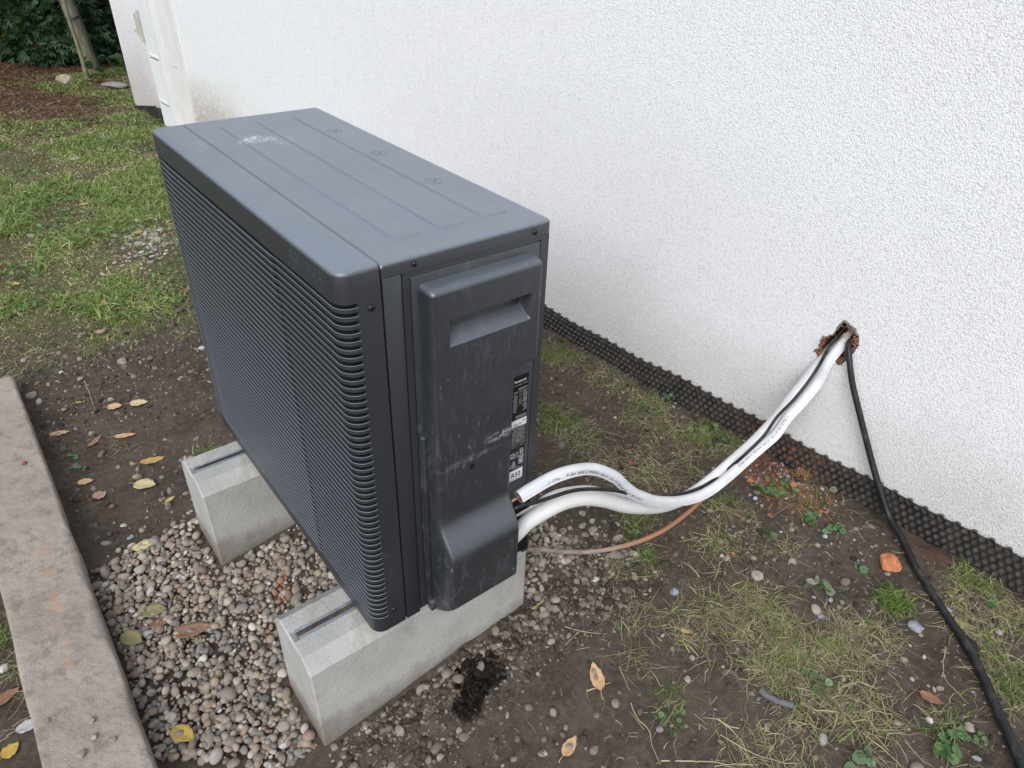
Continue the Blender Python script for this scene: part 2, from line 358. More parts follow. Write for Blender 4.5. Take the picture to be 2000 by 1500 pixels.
# --- service cover with grip recess and bulged foot
def cover():
    X0,X1,XN,Z1,ZN=.131,.358,.3065,.7465,.545
    def lines(a,b_,st,edges):
        L=set(np.round(np.arange(a,b_,st),5)); L.add(round(b_,5))
        for e,sg in edges:
            for k in (0,.0002,.0006,.0012,.002,.003,.0045,.006,.008,.010,.012,.014): L.add(round(e+sg*k,5))
        return np.array(sorted(L))
    xs=lines(X0,X1,.004,[(X0,1),(X1,-1),(XN,-1),(XN,1),(.165,1),(.331,-1),(.165,-1),(.331,1)])
    zs=lines(0.0,Z1,.005,[(0,1),(Z1,-1),(ZN,1),(.690,-1),(.690,1),(.640,1),(.660,1),(.660,-1)]); xs=xs[(xs>=X0)&(xs<=X1)]; zs=zs[(zs>=0)&(zs<=Z1)]
    X,Z=np.meshgrid(xs,zs,indexing='ij')
    # distance inside the outline (an L: the lower right corner is cut away for the label)
    d=np.minimum(X-X0,Z1-Z); dr=np.where(Z>ZN,np.minimum(X1-X,np.where(X>XN,Z-ZN,1.)),XN-X)
    dcorner=np.where((X>XN-.02)&(Z<ZN+.02)&(X<=XN)&(Z>=ZN),np.hypot(X-XN,Z-ZN),1.)
    d=np.minimum(np.minimum(d,dr),dcorner)
    # round the convex corners
    for cx,cz,sx,sz in ((X0,Z1,1,-1),(X1,Z1,-1,-1),(X1,ZN,-1,1)):
        rr=.012; ax=(X-cx)*sx; az=(Z-cz)*sz; q=(ax<rr)&(az<rr)&(ax>=0)&(az>=0)
        d=np.where(q,np.minimum(d,rr-np.hypot(rr-ax,rr-az)),d)
    d=np.clip(d,-.01,None); t=np.clip(d/.013,0,1)
    s=np.clip((.268-Z)/.085,0,1); s=s*s*(3-2*s); C=.033+.039*s
    under=np.clip(Z/.056,0,1); C=C*np.where(Z<.056,under**.55,1)
    ramp=np.where(d<=0,0,(1-(1-t)**3)**(1/2.2)); Y=-C*ramp
    # grip recess
    q=np.minimum(np.minimum(X-.165,.331-X),.690-Z); w_=np.clip(q/.0035,0,1); w_=w_*w_*(3-2*w_)
    dep=np.where(Z>.660,1.,np.clip((Z-.640)/.020,0,1)); Y=Y+w_*dep*.028
    # drain hole
    h=np.hypot(X-.209,Z-.370); 
    V=np.stack([X,Y,Z],-1).reshape(-1,3); F=grid_faces(len(xs),len(zs))
    keep=(d.reshape(-1)[F]>-.0001).any(1); F=F[keep]
    return V,F
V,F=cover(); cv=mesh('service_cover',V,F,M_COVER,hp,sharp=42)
def disc(c,rad,h,seg,axis,name,mat,parent,dome=True):
    c=np.array(c); n=np.array(axis,float); a_=np.array([0,0,1.]) if abs(n[2])<.5 else np.array([1.,0,0]); u_=np.cross(n,a_); u_/=np.linalg.norm(u_); v_=np.cross(n,u_)
    V=[];F=[];prof=[(rad,0),(rad,h*.4),(rad*.85,h*.8),(rad*.5,h),(rad*.42,h*.55)]
    for rr,hh in prof:
        for k in range(seg): a=2*math.pi*k/seg; V.append(c+rr*(math.cos(a)*u_+math.sin(a)*v_)+n*hh)
    for i in range(len(prof)-1):
        for k in range(seg): F.append([i*seg+k,i*seg+(k+1)%seg,(i+1)*seg+(k+1)%seg,(i+1)*seg+k])
    F.append([4*seg+k for k in range(seg)]); return mesh(name,V,F,mat,parent,sharp=50)
for x,z in ((.051,.731),(.044,.057)): disc((x,0,z),.0056,.003,16,(0,-1,0),'screw',M_SCREW,hp)
for x,z in ((.125,.783),(.356,.781)): disc((x,-.002,z),.005,.0035,6,(0,-1,0),'screw',M_SCREW,hp)
disc((.209,-.0333,.370),.006,.0004,20,(0,-1,0),'cover_hole',M_GROOVE,cv)
b=MB(); b.box(.3065,.385,-.0015,.003,.018,.19); b.build('pipe_opening',M_GROOVE,hp)
# --- rating label
lb=MB(); lb.box(.3245,.3622,-.0008,.001,.2425,.5015); lab=None
YL=-.0011
def lrect(m,x0,x1,z0,z1,y=YL): m.add([(x0,y,z0),(x1,y,z0),(x1,y,z1),(x0,y,z1)],[(0,1,2,3)])
wb=MB(); gb=MB(); kb=MB(); Y2=-.0015; Y3=-.0019
lrect(wb,.3250,.3617,.383,.401,Y2); lrect(wb,.3250,.3585,.2455,.273,Y2)
rl=random.Random(3)
def tiny(m,x0,x1,z0,z1,dz,h,y,fill=.75):
    z=z1
    while z>z0:
        x=x0
        while x<x1:
            L=rl.uniform(.0008,.003)
            if rl.random()<fill: lrect(m,x,min(x+L,x1),z-h,z,y)
            x+=L+.0006
        z-=dz
tiny(gb,.327,.360,.481,.483,.004,.0011,YL); tiny(gb,.3385,.3605,.470,.474,.003,.0013,YL,.95)
tiny(gb,.327,.337,.420,.468,.0031,.0011,YL,.85); tiny(gb,.3405,.3485,.435,.466,.0031,.0011,YL,.6); tiny(gb,.351,.3605,.418,.467,.0029,.0012,YL,.85)
tiny(gb,.334,.360,.404,.410,.0025,.001,YL,.9); tiny(gb,.327,.360,.339,.380,.0024,.0009,YL,.88); tiny(gb,.327,.360,.330,.334,.004,.001,YL,.7)
tiny(gb,.331,.359,.2755,.281,.0026,.0009,YL,.8)
tiny(kb,.327,.350,.385,.391,.0045,.0022,Y3,.8); tiny(kb,.352,.359,.392,.399,.002,.0015,Y3,.7); tiny(kb,.327,.356,.2475,.251,.002,.0008,Y3,.85)
# pictograms
for (x0,x1,z0,z1) in ((.3265,.3365,.306,.318),(.3500,.3580,.311,.319),(.3475,.3590,.2985,.3070),(.3475,.3590,.2850,.2960)):
    e=.0009; lrect(wb,x0,x1,z0,z0+e); lrect(wb,x0,x1,z1-e,z1); lrect(wb,x0,x0+e,z0,z1); lrect(wb,x1-e,x1,z0,z1)
    tiny(wb,x0+.0018,x1-.0018,z0+.002,z1-.002,.0026,.0016,YL,.8)
for a in ((.330,.287,.3385,.287),(.330,.287,.3342,.2955),(.3385,.287,.3342,.2955),(.327,.2800,.336,.2800),(.327,.2845,.336,.2845),(.327,.28,.3255,.2822),(.327,.2845,.3255,.2822),(.336,.28,.3385,.2822),(.336,.2845,.3385,.2822)):
    p=np.array([a[0],a[1]+.0015]);q=np.array([a[2],a[3]+.0015]);n_=np.array([-(q-p)[1],(q-p)[0]]);n_=n_/np.linalg.norm(n_)*.0005
    wb.add([(p[0]-n_[0],YL,p[1]-n_[1]),(q[0]-n_[0],YL,q[1]-n_[1]),(q[0]+n_[0],YL,q[1]+n_[1]),(p[0]+n_[0],YL,p[1]+n_[1])],[(0,1,2,3)])
def ltext(txt,size,x,z,m,y,off=0):
    V,F=text_mesh(txt,size,offset=off); m.add([(x+v[0],y,z+v[1]) for v in V],F)
ltext('Panasonic',.0075,.3272,.4885,wb,YL,.00012); ltext('R32',.0155,.3290,.2545,kb,Y3,.0003); ltext('CE',.006,.3395,.3135,wb,YL); ltext('0035',.0045,.3488,.3205,wb,YL); ltext('UK',.004,.3395,.3085,wb,YL); ltext('CA',.004,.3395,.3045,wb,YL); ltext('!',.006,.3335,.2888,wb,YL)
V=[];F=[];MI=[]
for k,m in enumerate((lb,wb,gb,kb)):
    b_=len(V); V+=m.V; F+=[[b_+i for i in q] for q in m.F]; MI+=[(0,1,2,0)[k]]*len(m.F)
lab=mesh('rating_label',V,F,[M_LBLACK,M_LWHITE,M_LGREY],hp,smooth=False)
if len(lab.data.polygons)==len(MI): lab.data.polygons.foreach_set('material_index',MI)
else: print('LABEL FACE COUNT CHANGED',len(lab.data.polygons),len(MI))
# ================================================================ CONCRETE BLOCKS
def conc(name,base,dirt=(.25,.19,.13)):
    t=NT(name,.85,.3,0,base); n=t.noise(9,6,.6); c=t.mix(t.ramp(n,[(.3,0.),(.7,1.)]),tuple(k*.84 for k in base),tuple(k*1.1 for k in base))
    v=t.voro(120); g=t.noise(24,2); m=t.math('MULTIPLY',t.ramp(v,[(.14,1.),(.22,0.)]),t.ramp(g,[(.50,0.),(.56,1.)])); c=t.mix(t.math('MULTIPLY',m,.55),c,tuple(k*.3 for k in base))
    st=t.noise(14,5,.65,t.mapping(t.tc(),scale=(1,.4,.4))); c=t.mix(t.math('MULTIPLY',t.ramp(st,[(.52,0.),(.72,1.)]),.55),c,dirt)
    c=t.mix(t.math('MULTIPLY',t.ramp(t.noise(420,2),[(.35,1.),(.5,0.)]),.25),c,tuple(k*.5 for k in base))
    # soil splashed along the foot
    sz=t.n('ShaderNodeSeparateXYZ'); t.l(t.tc(),sz.inputs[0]); h=t.math('ADD',sz.outputs[2],t.math('MULTIPLY',t.noise(18,4),.10))
    c=t.mix(t.math('MULTIPLY',t.ramp(t.math('ADD',h,.235),[(.03,1.),(.10,0.)]),.7),c,(.16,.125,.095))
    t.col(c); b_=t.bump(t.noise(60,5,.6),.35,.004); t.bump(v,.25,.002,b_); return t.m
M_CONC=conc('foundation_concrete',(.44,.435,.41)); M_RAIL=simple('galvanised_rail',(.42,.44,.46),.38,.5,.8,var=.2,scale=60,bump=.2,bscale=90); M_RAILD=simple('rail_dirt',(.09,.075,.06),.9,.2,var=.5,scale=120,bump=.5,bscale=300)
def block(yc,label,slot_dirty):
    x0,x1=-.137,.408; o=thing('foundation_block',label,'concrete block',(0,yc,0),0,'concrete blocks under the heat pump')
    prof=[(-.091,-.42),(-.0865,-.034),(-.055,-.0095),(-.0125,-.0095),(-.0125,-.024),(.0125,-.024),(.0125,-.0095),(.055,-.0095),(.0865,-.034),(.091,-.42)]
    xs=[x0,x0+.004,x0+.0041]+list(np.linspace(x0+.03,x1-.03,24))+[x1-.004,x1]
    V=[];n=len(prof)
    for i,x in enumerate(xs):
        e=.003 if i in (0,len(xs)-1) else 0
        for k,(y,z) in enumerate(prof):
            g=0; zz=z
            if (x<x0+.012 or x>x1-.012) and k in (4,5): zz=-.0096
            yy=y-np.sign(y)*e; zz=zz-(e if z>-.3 else 0)+.0006*math.sin(x*80+k)
            V.append((x,yy,zz))
    F=grid_faces(len(xs),n,False).tolist(); F+= [[i*n+n-1,(i+1)*n+n-1,(i+1)*n,i*n] for i in range(len(xs)-1)]; F=[q for q in F]
    F.append(list(range(n))); F.append([(len(xs)-1)*n+k for k in range(n)][::-1])
    mesh('concrete_body',V,F,M_CONC,o,sharp=25)
    m=MB(); 
    for s_ in (-1,1): m.box(x0+.016,x1-.016,min(s_*.0095,s_*.0122),max(s_*.0095,s_*.0122),-.0235,-.0072)
    for s_ in (-1,1): m.box(x0+.016,x1-.016,min(s_*.0058,s_*.0094),max(s_*.0058,s_*.0094),-.0092,-.0074)
    m.build('rail_channel',M_RAIL,o,bevel=.0003)
    m=MB(); m.box(x0+.017,x1-.017,-.0093,.0093,-.0232,-.021 if not slot_dirty else -.0125); m.build('channel_bed',M_RAILD if slot_dirty else M_GROOVE,o)
    return o
block(.1085,'near concrete block under the service cover side, its rail channel filled with dirt',True)
block(.7295,'far concrete block under the heat pump, with a clean dark rail slot',False)
# ================================================================ HOUSE
WD=np.array([-.0747,.9972]); WN=np.array([-.9972,-.0747])   # along the wall, out of the wall
WP=np.array([1.386,0.])
def wpt(s,z,o=0.): p=WP+WD*s+WN*o; return (p[0],p[1],z)
def stucco(name,base,grain,bs,dirt=1.):
    t=NT(name,.9,.25,0,base); u=t.mapping(t.tc(),scale=(1,1,.8))
    v=t.voro(grain,u); n1=t.noise(grain*.9,2,.5,u); n2=t.noise(grain*.3,3,.6,u); 
    v2=t.voro(grain*.47,u); h=t.math('ADD',t.math('SUBTRACT',t.math('MULTIPLY',n1,1.3),t.math('MULTIPLY',v,.5)),t.math('MULTIPLY',n2,.35)); h=t.math('SUBTRACT',h,t.math('MULTIPLY',v2,.35))
    c=t.mix(t.ramp(t.noise(1.2,4),[(.3,0.),(.7,1.)]),tuple(k*.96 for k in base),base)
    # soil stain rising from the ground line
    sz=t.n('ShaderNodeSeparateXYZ'); t.l(t.tc(),sz.inputs[0]); hh=t.math('ADD',sz.outputs[2],t.math('MULTIPLY',t.noise(2.2,5,.6),.55))
    low=t.ramp(t.math('ADD',hh,.1),[(.28,1.),(.62,0.)]); sp=t.ramp(t.noise(grain*.9,3,.7),[(.42,0.),(.62,1.)])
    c=t.mix(t.math('MULTIPLY',t.math('MULTIPLY',low,sp),.60*dirt),c,(.33,.28,.22))
    c=t.mix(t.math('MULTIPLY',low,.16*dirt),c,(.45,.40,.34))
    if dirt==1.:
        m=t.ramp(t.blob((1.02,4.1,-.15),(.5,.75,.42)),[(0.,0.),(.6,1.)]); c=t.mix(t.math('MULTIPLY',t.math('MULTIPLY',m,t.ramp(t.noise(40,4,.7),[(.35,.2),(.6,1.)])),.75),c,(.36,.29,.21))
        m=t.ramp(t.blob((1.0,5.4,-.2),(.5,.8,.9)),[(0.,0.),(.7,1.)]); c=t.mix(t.math('MULTIPLY',t.math('MULTIPLY',m,t.ramp(t.noise(70,3,.7),[(.4,.3),(.6,1.)])),.6),c,(.33,.27,.24))
        m=t.ramp(t.blob((1.385,-.14,.10),(.4,.07,.12)),[(0.,0.),(.6,1.)]); c=t.mix(t.math('MULTIPLY',m,.14),c,(.6,.5,.42))
    pit=t.ramp(h,[(.22,1.),(.38,0.)]); c=t.mix(t.math('MULTIPLY',pit,.34),c,tuple(k*.45 for k in base))
    t.col(c); t.bump(h,bs,.004); return t.m
M_STUCCO=stucco('white_roughcast',(.835,.84,.85),310,.45); M_TRIM=simple('smooth_white_render',(.70,.69,.67),.75,.3,var=.06,scale=8,bump=.15,bscale=120)
M_HOLE=simple('broken_plaster_and_brick',(.085,.05,.038),.95,.1,var=.6,scale=60,bump=1.,bscale=120); M_HDARK=simple('cavity_dark',(.012,.009,.008),1,.0,var=.4); M_MESHF=simple('orange_fibre_mesh',(.52,.26,.14),.7,.3,var=.3,scale=90); M_PLG=simple('grey_base_coat',(.23,.235,.23),.95,.1,var=.2,scale=120,bump=.8,bscale=250)
house=thing('house','white roughcast house wall beside the heat pump, with a broken-out pipe hole','house',(WP[0],WP[1],-.22))
house_off=Vector((WP[0],WP[1],-.22))
def hmesh(name,V,F,mat,parent=house,**k):
    o=mesh(name,V,F,mat,None,**k); o.parent=parent; o.matrix_parent_inverse=Matrix.Translation(-house_off); return o
# hole outline in wall coordinates (s,z), traced round the break
def onw(u,v,off=0.):
    P=WP+WN*off; q=onv(u,v,P,P+WD); return ((q[:2]-WP)@WD,q[2])
hz=[(1650,627),(1657,630),(1664,636),(1671,642),(1676,652),(1678,664),(1676,676),(1671,684),(1664,692),(1656,700),(1650,706),(1643,712),(1636,714),(1633,708),(1622,700),(1612,694),(1602,700),(1597,696),(1593,689),(1591,683),(1598,681),(1601,672),(1602,663),(1609,657),(1617,657),(1625,654),(1632,646),(1637,637),(1643,630)]
hole=[onw(*q) for q in hz]
rr_=random.Random(5); outl=[]
for i in range(len(hole)):
    a=np.array(hole[i]); b_=np.array(hole[(i+1)%len(hole)])
    for t_ in (0,.33,.66):
        outl.append(a+(b_-a)*t_+np.array([rr_.uniform(-.0013,.0013),rr_.uniform(-.0015,.0015)]))
outl=np.array(outl); hc=np.array([-.098,.262])
def wallmesh():
    s0,s1,z0,z1=-4.,5.67,-.6,3.0; e=.20
    from mathutils.geometry import tessellate_polygon
    n=len(outl); outer=[hc+np.array([sx*e,sz*e]) for sx,sz in ((-1,-1),(1,-1),(1,1),(-1,1))]
    pts=outer+list(outl); V=[wpt(p[0],p[1]) for p in pts]
    F=[list(f_) for f_ in tessellate_polygon([[Vector((p[0],p[1],0)) for p in outer],[Vector((p[0],p[1],0)) for p in outl]])]
    # surrounding sheets (butted)
    def q(a0,a1,b0,b1):
        k=len(V)
        for s_,z_ in ((a0,b0),(a1,b0),(a1,b1),(a0,b1)): V.append(wpt(s_,z_))
        F.append([k+3,k+2,k+1,k])
    hs_,hz_=hc; q(s0,s1,z0,hz_-e); q(s0,s1,hz_+e,z1); q(s0,hs_-e,hz_-e,hz_+e); q(hs_+e,s1,hz_-e,hz_+e)
    # ends, top, back
    k=len(V)
    for s_ in (s0,s1):
        for o_ in (0,-6.):
            for z_ in (z0,z1): V.append(wpt(s_,z_,o_))
    F+= [[k,k+1,k+3,k+2],[k+4,k+6,k+7,k+5],[k+1,k+5,k+7,k+3],[k+2,k+3,k+7,k+6]]
    return V,F
V,F=wallmesh(); hmesh('wall',V,F,M_STUCCO,smooth=False)
# hole lining: a broken collar, then a tunnel
n=len(outl); V=[];F=[]
for k,(o_,sc) in enumerate(((0.,1.),(-.006,.96),(-.016,.90),(-.05,.84),(-.16,.80))):
    for i,p in enumerate(outl):
        q=hc+np.array([.004,.008])*(1-sc)*3+(p-hc)*(sc+(0 if k in(0,) else rr_.uniform(-.03,.03))); V.append(wpt(q[0],q[1],o_))
for k in range(4):
    for i in range(n): F.append([k*n+i,k*n+(i+1)%n,(k+1)*n+(i+1)%n,(k+1)*n+i])
hmesh('hole_lining',V,F,M_HOLE,smooth=False)
k=len(V); V2=[V[4*n+i] for i in range(n)]; hmesh('hole_depth',V2,[list(range(n))],M_HDARK,smooth=False)
# grey base coat lip at the top
V=[];F=[]; top=[i for i in range(n) if outl[i][1]>.292]; top=sorted(top,key=lambda i:(i-top[0])%n if True else i)
seq=list(range(n-7,n))+list(range(0,13))
for k,(sc,o_) in enumerate(((1.02,.0006),(.95,.0016),(.88,-.004))):
    for i in seq: q=hc+(outl[i%n]-hc)*(sc+rr_.uniform(-.035,.035)); V.append(wpt(q[0],q[1],o_))
m_=len(seq)
for k in range(2):
    for i in range(m_-1): F.append([k*m_+i,k*m_+i+1,(k+1)*m_+i+1,(k+1)*m_+i])
hmesh('base_coat_lip',V,F,M_PLG,smooth=False)
# torn fibre mesh round the rim
mb=MB()
def wstrand(p,q,o0=-.001,o1=-.001,w=.00055):
    p=np.array(p);q=np.array(q);d_=q-p;L=np.linalg.norm(d_)
    if L<1e-4: return
    n_=np.array([-d_[1],d_[0]])/L*w; a=[wpt(*(p-n_),o0),wpt(*(q-n_),o1),wpt(*(q+n_),o1),wpt(*(p+n_),o0)]; b2=[wpt(*(p-n_),o0-.0012),wpt(*(q-n_),o1-.0012),wpt(*(q+n_),o1-.0012),wpt(*(p+n_),o0-.0012)]
    mb.add(a+b2,[(3,2,1,0),(4,5,6,7),(0,1,5,4),(2,3,7,6)])
def inside(P,sc): return inpoly(np.array([P[0]]),np.array([P[1]]),[tuple(hc+np.array([.002,.004])+(o_-hc)*sc) for o_ in outl])[0]
st=.0068
for axis in (0,1):
    for k in range(-16,17):
        prev=None
        for j in range(-60,61):
            t_=j*.0016; P=hc+(np.array([k*st,t_]) if axis==0 else np.array([t_,k*st])); P=hc+np.array([[.97,-.22],[.22,.97]])@(P-hc)
            lowzone=(P[1]<.235 and P[0]>-.085)
            okk=inside(P,1.0) and not inside(P,.74+.10*math.sin(k*2.3+j*.12)) and not (P[0]<-.055-.1 )
            if okk and prev is not None: wstrand(prev,P)
            prev=P if okk else None
for k in range(14):
    a=rr_.uniform(-1.9,1.2); p=hc+np.array([.0,.01])+np.array([-math.cos(a)*.030,math.sin(a)*.036]); q=p+np.array([rr_.uniform(-.004,.018),rr_.uniform(-.022,.012)]); wstrand(p,q,.0,rr_.uniform(.002,.01),.0006)
mb.V=[tuple(v) for v in mb.V]; o=hmesh('fibre_mesh',mb.V,mb.F,M_MESHF,smooth=False)
# crumbs of plaster and brick clinging to the broken rim
rq=np.random.default_rng(77); RV=[];RF=[]
ci_v=np.array([(1,0,0),(-1,0,0),(0,1,0),(0,-1,0),(0,0,1),(0,0,-1)],float); ci_f=[(0,2,4),(2,1,4),(1,3,4),(3,0,4),(2,0,5),(1,2,5),(3,1,5),(0,3,5)]
for k in range(230):
    i=rq.integers(0,n); q=hc+(outl[i]-hc)*rq.uniform(.90,1.015)+rq.normal(0,.0012,2); c_=np.array(wpt(q[0],q[1],rq.uniform(-.004,.0035))); b_=len(RV); sz_=rq.uniform(.0010,.0034)
    for v in ci_v*rq.uniform(.6,1.3,(6,1))*sz_: RV.append(c_+v)
    RF+=[[b_+a for a in f_] for f_ in ci_f]
hmesh('crumbled_rim',RV,RF,simple('crumbly_rim',(.24,.15,.10),1,.0,var=.7,scale=130),smooth=False)
# smooth corner casing at the far end of the wall
def hbox(m,s0,s1,z0,z1,o0,o1):
    m.add([wpt(s0,z0,o0),wpt(s1,z0,o0),wpt(s1,z0,o1),wpt(s0,z0,o1),wpt(s0,z1,o0),wpt(s1,z1,o0),wpt(s1,z1,o1),wpt(s0,z1,o1)],[(0,1,2,3),(7,6,5,4),(4,5,1,0),(5,6,2,1),(6,7,3,2),(7,4,0,3)])
m=MB(); hbox(m,4.40,4.72,-.4,3.,.0,.012); o=hmesh('smooth_render_strip',m.V,m.F,M_TRIM,smooth=False)
m=MB(); hbox(m,4.722,4.96,-.4,3.,.0,.035); o=hmesh('corner_casing',m.V,m.F,simple('white_casing',(.74,.75,.76),.5,.4,var=.04,scale=6),smooth=False); cas=o
for z in (.26,-.04):
    m=MB(); hbox(m,4.78,4.93,z,z+.016,.0352,.041); lv=hmesh('louvre',m.V,m.F,M_TRIM,cas,smooth=False); lv.matrix_parent_inverse=Matrix.Identity(4)
    m=MB(); hbox(m,4.78,4.93,z-.009,z-.0003,.0352,.0362); g_=mesh('louvre_gap',m.V,m.F,M_GROOVE,lv,smooth=False)
M_RDG=simple('ridge_grey',(.60,.59,.57),.8,.2)
for q_ in ((4.50,4.62,.245,.252,.0122,.0145),(4.49,4.60,-.055,-.051,.0122,.014),(4.738,4.743,-.2,3.,.0352,.0362),(4.44,4.444,.25,3.,.0122,.013)):
    m=MB(); hbox(m,*q_); hmesh('render_ridge',m.V,m.F,M_RDG,smooth=False)
# torn patch and bracket on the far stretch
m=MB(); hbox(m,5.06,5.16,.36,.50,.001,.014); hbox(m,5.00,5.05,.33,.53,.001,.03); hbox(m,5.16,5.22,.38,.395,.001,.012)
o=hmesh('broken_bracket',m.V,m.F,simple('bracket_white',(.5,.46,.42),.8,.2),smooth=False)
# ================================================================ DIMPLED MEMBRANE
t=NT('black_dimple_plastic',.5,.35,0,(.012,.012,.012)); sz=t.n('ShaderNodeSeparateXYZ'); t.l(t.tc(),sz.inputs[0])
dn=t.noise(25,5,.65); c=t.mix(t.ramp(dn,[(.42,0.),(.7,1.)]),(.011,.011,.011),(.055,.045,.036)); c=t.mix(t.math('MULTIPLY',t.attr(),.8),c,(.115,.105,.095))
rd=t.math('MULTIPLY',t.ramp(t.blob((1.40,-.05,-.12),(.3,.22,.3)),[(0.,0.),(.6,1.)]),t.ramp(t.noise(60,4,.7),[(.52,0.),(.6,1.)])); c=t.mix(t.math('MULTIPLY',rd,.55),c,(.26,.10,.05))
t.col(c); t.bump(t.noise(160,3),.3,.002); M_MEMB=t.m
def membrane():
    pitch=.0205; sA=np.concatenate([np.arange(-1.35,.55,.0017),np.arange(.55,1.6,.0030)]); sB=np.arange(1.6,4.40,.0055); s=np.concatenate([sA,sB]); h=np.arange(0,.165,.0019)
    Sg,Hg=np.meshgrid(s,h,indexing='ij')
    u=Sg/pitch+.0; v=Hg/(pitch*.9)
    row=np.floor(v); uu=u+.5*(row%2); fx=(uu-np.floor(uu)-.5)*pitch; fz=(v-row-.5)*pitch*.9; rad=np.hypot(fx,fz)
    t_=np.clip((.0084-rad)/.0016,0,1); t_=t_*t_*(3-2*t_)
    rim=np.exp(-((rad-.0090)/.0010)**2)*.0009
    top=-.089+.004*np.sin(Sg*7)+.003*np.sin(Sg*19+1); dirt=np.clip(t_*(.45+.6*vnoise(np.floor(uu)*7.1,row*3.3,4)),0,1)
    off=.009+.008*(Hg/.165)+.006*np.sin(Sg*5.3)*(.4+Hg*4)-.0055*t_+rim
    off=np.where(Hg<.003,off*.8,off)
    P=WP[None,None]+WD[None,None]*Sg[...,None]+WN[None,None]*off[...,None]; Z=top-Hg
    V=np.concatenate([P,Z[...,None]],-1).reshape(-1,3); F=grid_faces(len(s),len(h)); c=np.repeat(dirt.reshape(-1,1),3,1)
    return V,F,c
# cups standing up along its upper edge, each open behind
Vc=[];Fc=[]
for k in range(int(5.6/.041)):
    s_=-1.33+k*.041+.01
    zt=-.089+.004*math.sin(s_*7)+.003*math.sin(s_*19+1)
    b0=len(Vc)
    for o_,rr2 in ((.0135,.0085),(.0015,.0068)):
        for q in range(8):
            a=2*math.pi*q/8+.39; Vc.append(wpt(s_+rr2*math.cos(a),zt+.001+rr2*.8*math.sin(a),o_))
    for q in range(8): Fc.append([b0+q,b0+(q+1)%8,b0+8+(q+1)%8,b0+8+q])
    Fc.append([b0+8+q for q in range(8)])
V,F,c=membrane(); nb_=len(V); F=F[:,::-1].tolist()+[[i+nb_ for i in q] for q in Fc]; V=np.vstack([V,np.array(Vc)]); c=np.vstack([c,np.full((len(Vc),3),.8)])
mem=mesh('dimpled_membrane',V,F,M_MEMB,None,colors=c,sharp=30); tag(mem,'black dimpled foundation membrane strip along the foot of the white wall','membrane')
# second short piece of membrane at the far wall end
m_s=np.arange(4.98,5.66,.01); V=[];F=[]
for s_ in m_s:
    for k in range(6): V.append(wpt(s_,-.105-.10*max(0,(s_-5.1)/.55)-k*.03,.03+.008*math.sin(s_*60+k*2)))
mesh2=mesh('dimpled_membrane',V,grid_faces(len(m_s),6)[:,::-1],M_MEMB,None,colors=np.zeros((len(V),3))); tag(mesh2,'short crumpled piece of black membrane at the far wall corner','membrane')
# ================================================================ GROUND
GRAVEL_PX=[(160,1112),(235,1075),(300,1040),(345,1015),(400,985),(470,900),(640,860),(800,860),(960,900),(1010,985),(1060,1035),(1108,1085),(1112,1125),(1075,1160),(1035,1180),(1027,1174),(690,1420),(560,1484),(420,1490),(315,1486),(270,1420),(225,1330),(180,1220)]
GRAVEL=[tuple(onz(u,v,-.25)[:2]) for u,v in GRAVEL_PX]
def lawnmask(x,y):
    # lawn begins a little beyond the kerb end; the edge wanders
    e=1.95+.35*(fbm(x*1.4,y*.2,3,5)-.5)*2-.25*np.clip(x-.2,0,1.)
    k=np.clip((y-e)/.45,0,1); k*=1-.9*np.clip(1-np.hypot((x-.27)/.17,(y-2.85)/.30),0,1)**.3
    far=np.clip((y-5.0)/1.1,0,1)*np.clip((.75-x)/.35,0,1); return k*(1-far*.9)*np.clip((1.30-x)/.1,0,1)
def littermask(x,y): return np.clip((y-4.9)/1.,0,1)*np.clip((.95-x)/.35+np.clip((y-6.3)/.4,0,1),0,1)
PATCH_PX=[ # u,v, radius m, green, dry, blades
 (1070,690,.09,1,.2,500),(1085,820,.10,1,.3,600),(1110,700,.08,.6,.5,250),(1200,740,.13,.4,.8,500),(1260,800,.12,.5,.6,450),(1330,860,.14,.8,.5,900),(1420,850,.12,.9,.4,800),(1480,830,.07,1,.3,300),(1140,850,.1,.5,.6,300),(1200,900,.12,.3,.8,350),
 (1300,930,.12,.4,.8,500),(1240,1010,.07,.8,.4,300),(1260,1090,.06,.8,.4,200),(1210,1110,.06,.3,.6,120),(1560,960,.10,.8,.4,350),(1640,1010,.07,.7,.4,200),(1745,1175,.045,1.2,.0,420),(1905,1140,.07,.9,.5,420),(1880,1200,.08,.3,1,350),
 (1480,1190,.12,.4,.9,600),(1460,1250,.13,.5,.9,800),(1560,1240,.12,.5,1,700),(1640,1260,.12,.5,1,700),(1700,1240,.09,.2,1,300),(1400,1180,.09,.4,.8,250),(1520,1310,.10,.5,.9,450),(1620,1330,.10,.4,.9,400),(1960,1270,.09,.9,.7,600),(1985,1350,.08,.9,.6,500),(1990,1210,.07,.4,1,300),
 (1600,1410,.12,.4,.9,350),(1700,1400,.10,.4,.9,250),(1480,1470,.12,.1,1,250),(1860,1420,.08,.7,.4,200),(1320,1220,.08,.4,.7,160),(1250,1290,.05,.7,.5,60),(1310,1370,.05,.8,.4,70),(1230,1190,.08,.1,.8,120),(1400,1060,.09,.5,.7,250),(1500,1060,.10,.4,.7,300),(1420,990,.07,.5,.5,200),
 (20,1310,.07,.4,.4,120),(25,1230,.07,.9,.2,160),(40,1390,.07,.3,.5,80),(400,885,.04,.9,.4,60),(250,870,.06,.5,.5,40),(160,690,.16,.7,.4,400),(250,650,.15,.8,.4,500),(360,640,.12,.8,.4,300),(60,700,.14,.5,.5,250)]
PATCH=[(gp(u,v),r_,g,dr,nb) for u,v,r_,g,dr,nb in PATCH_PX]
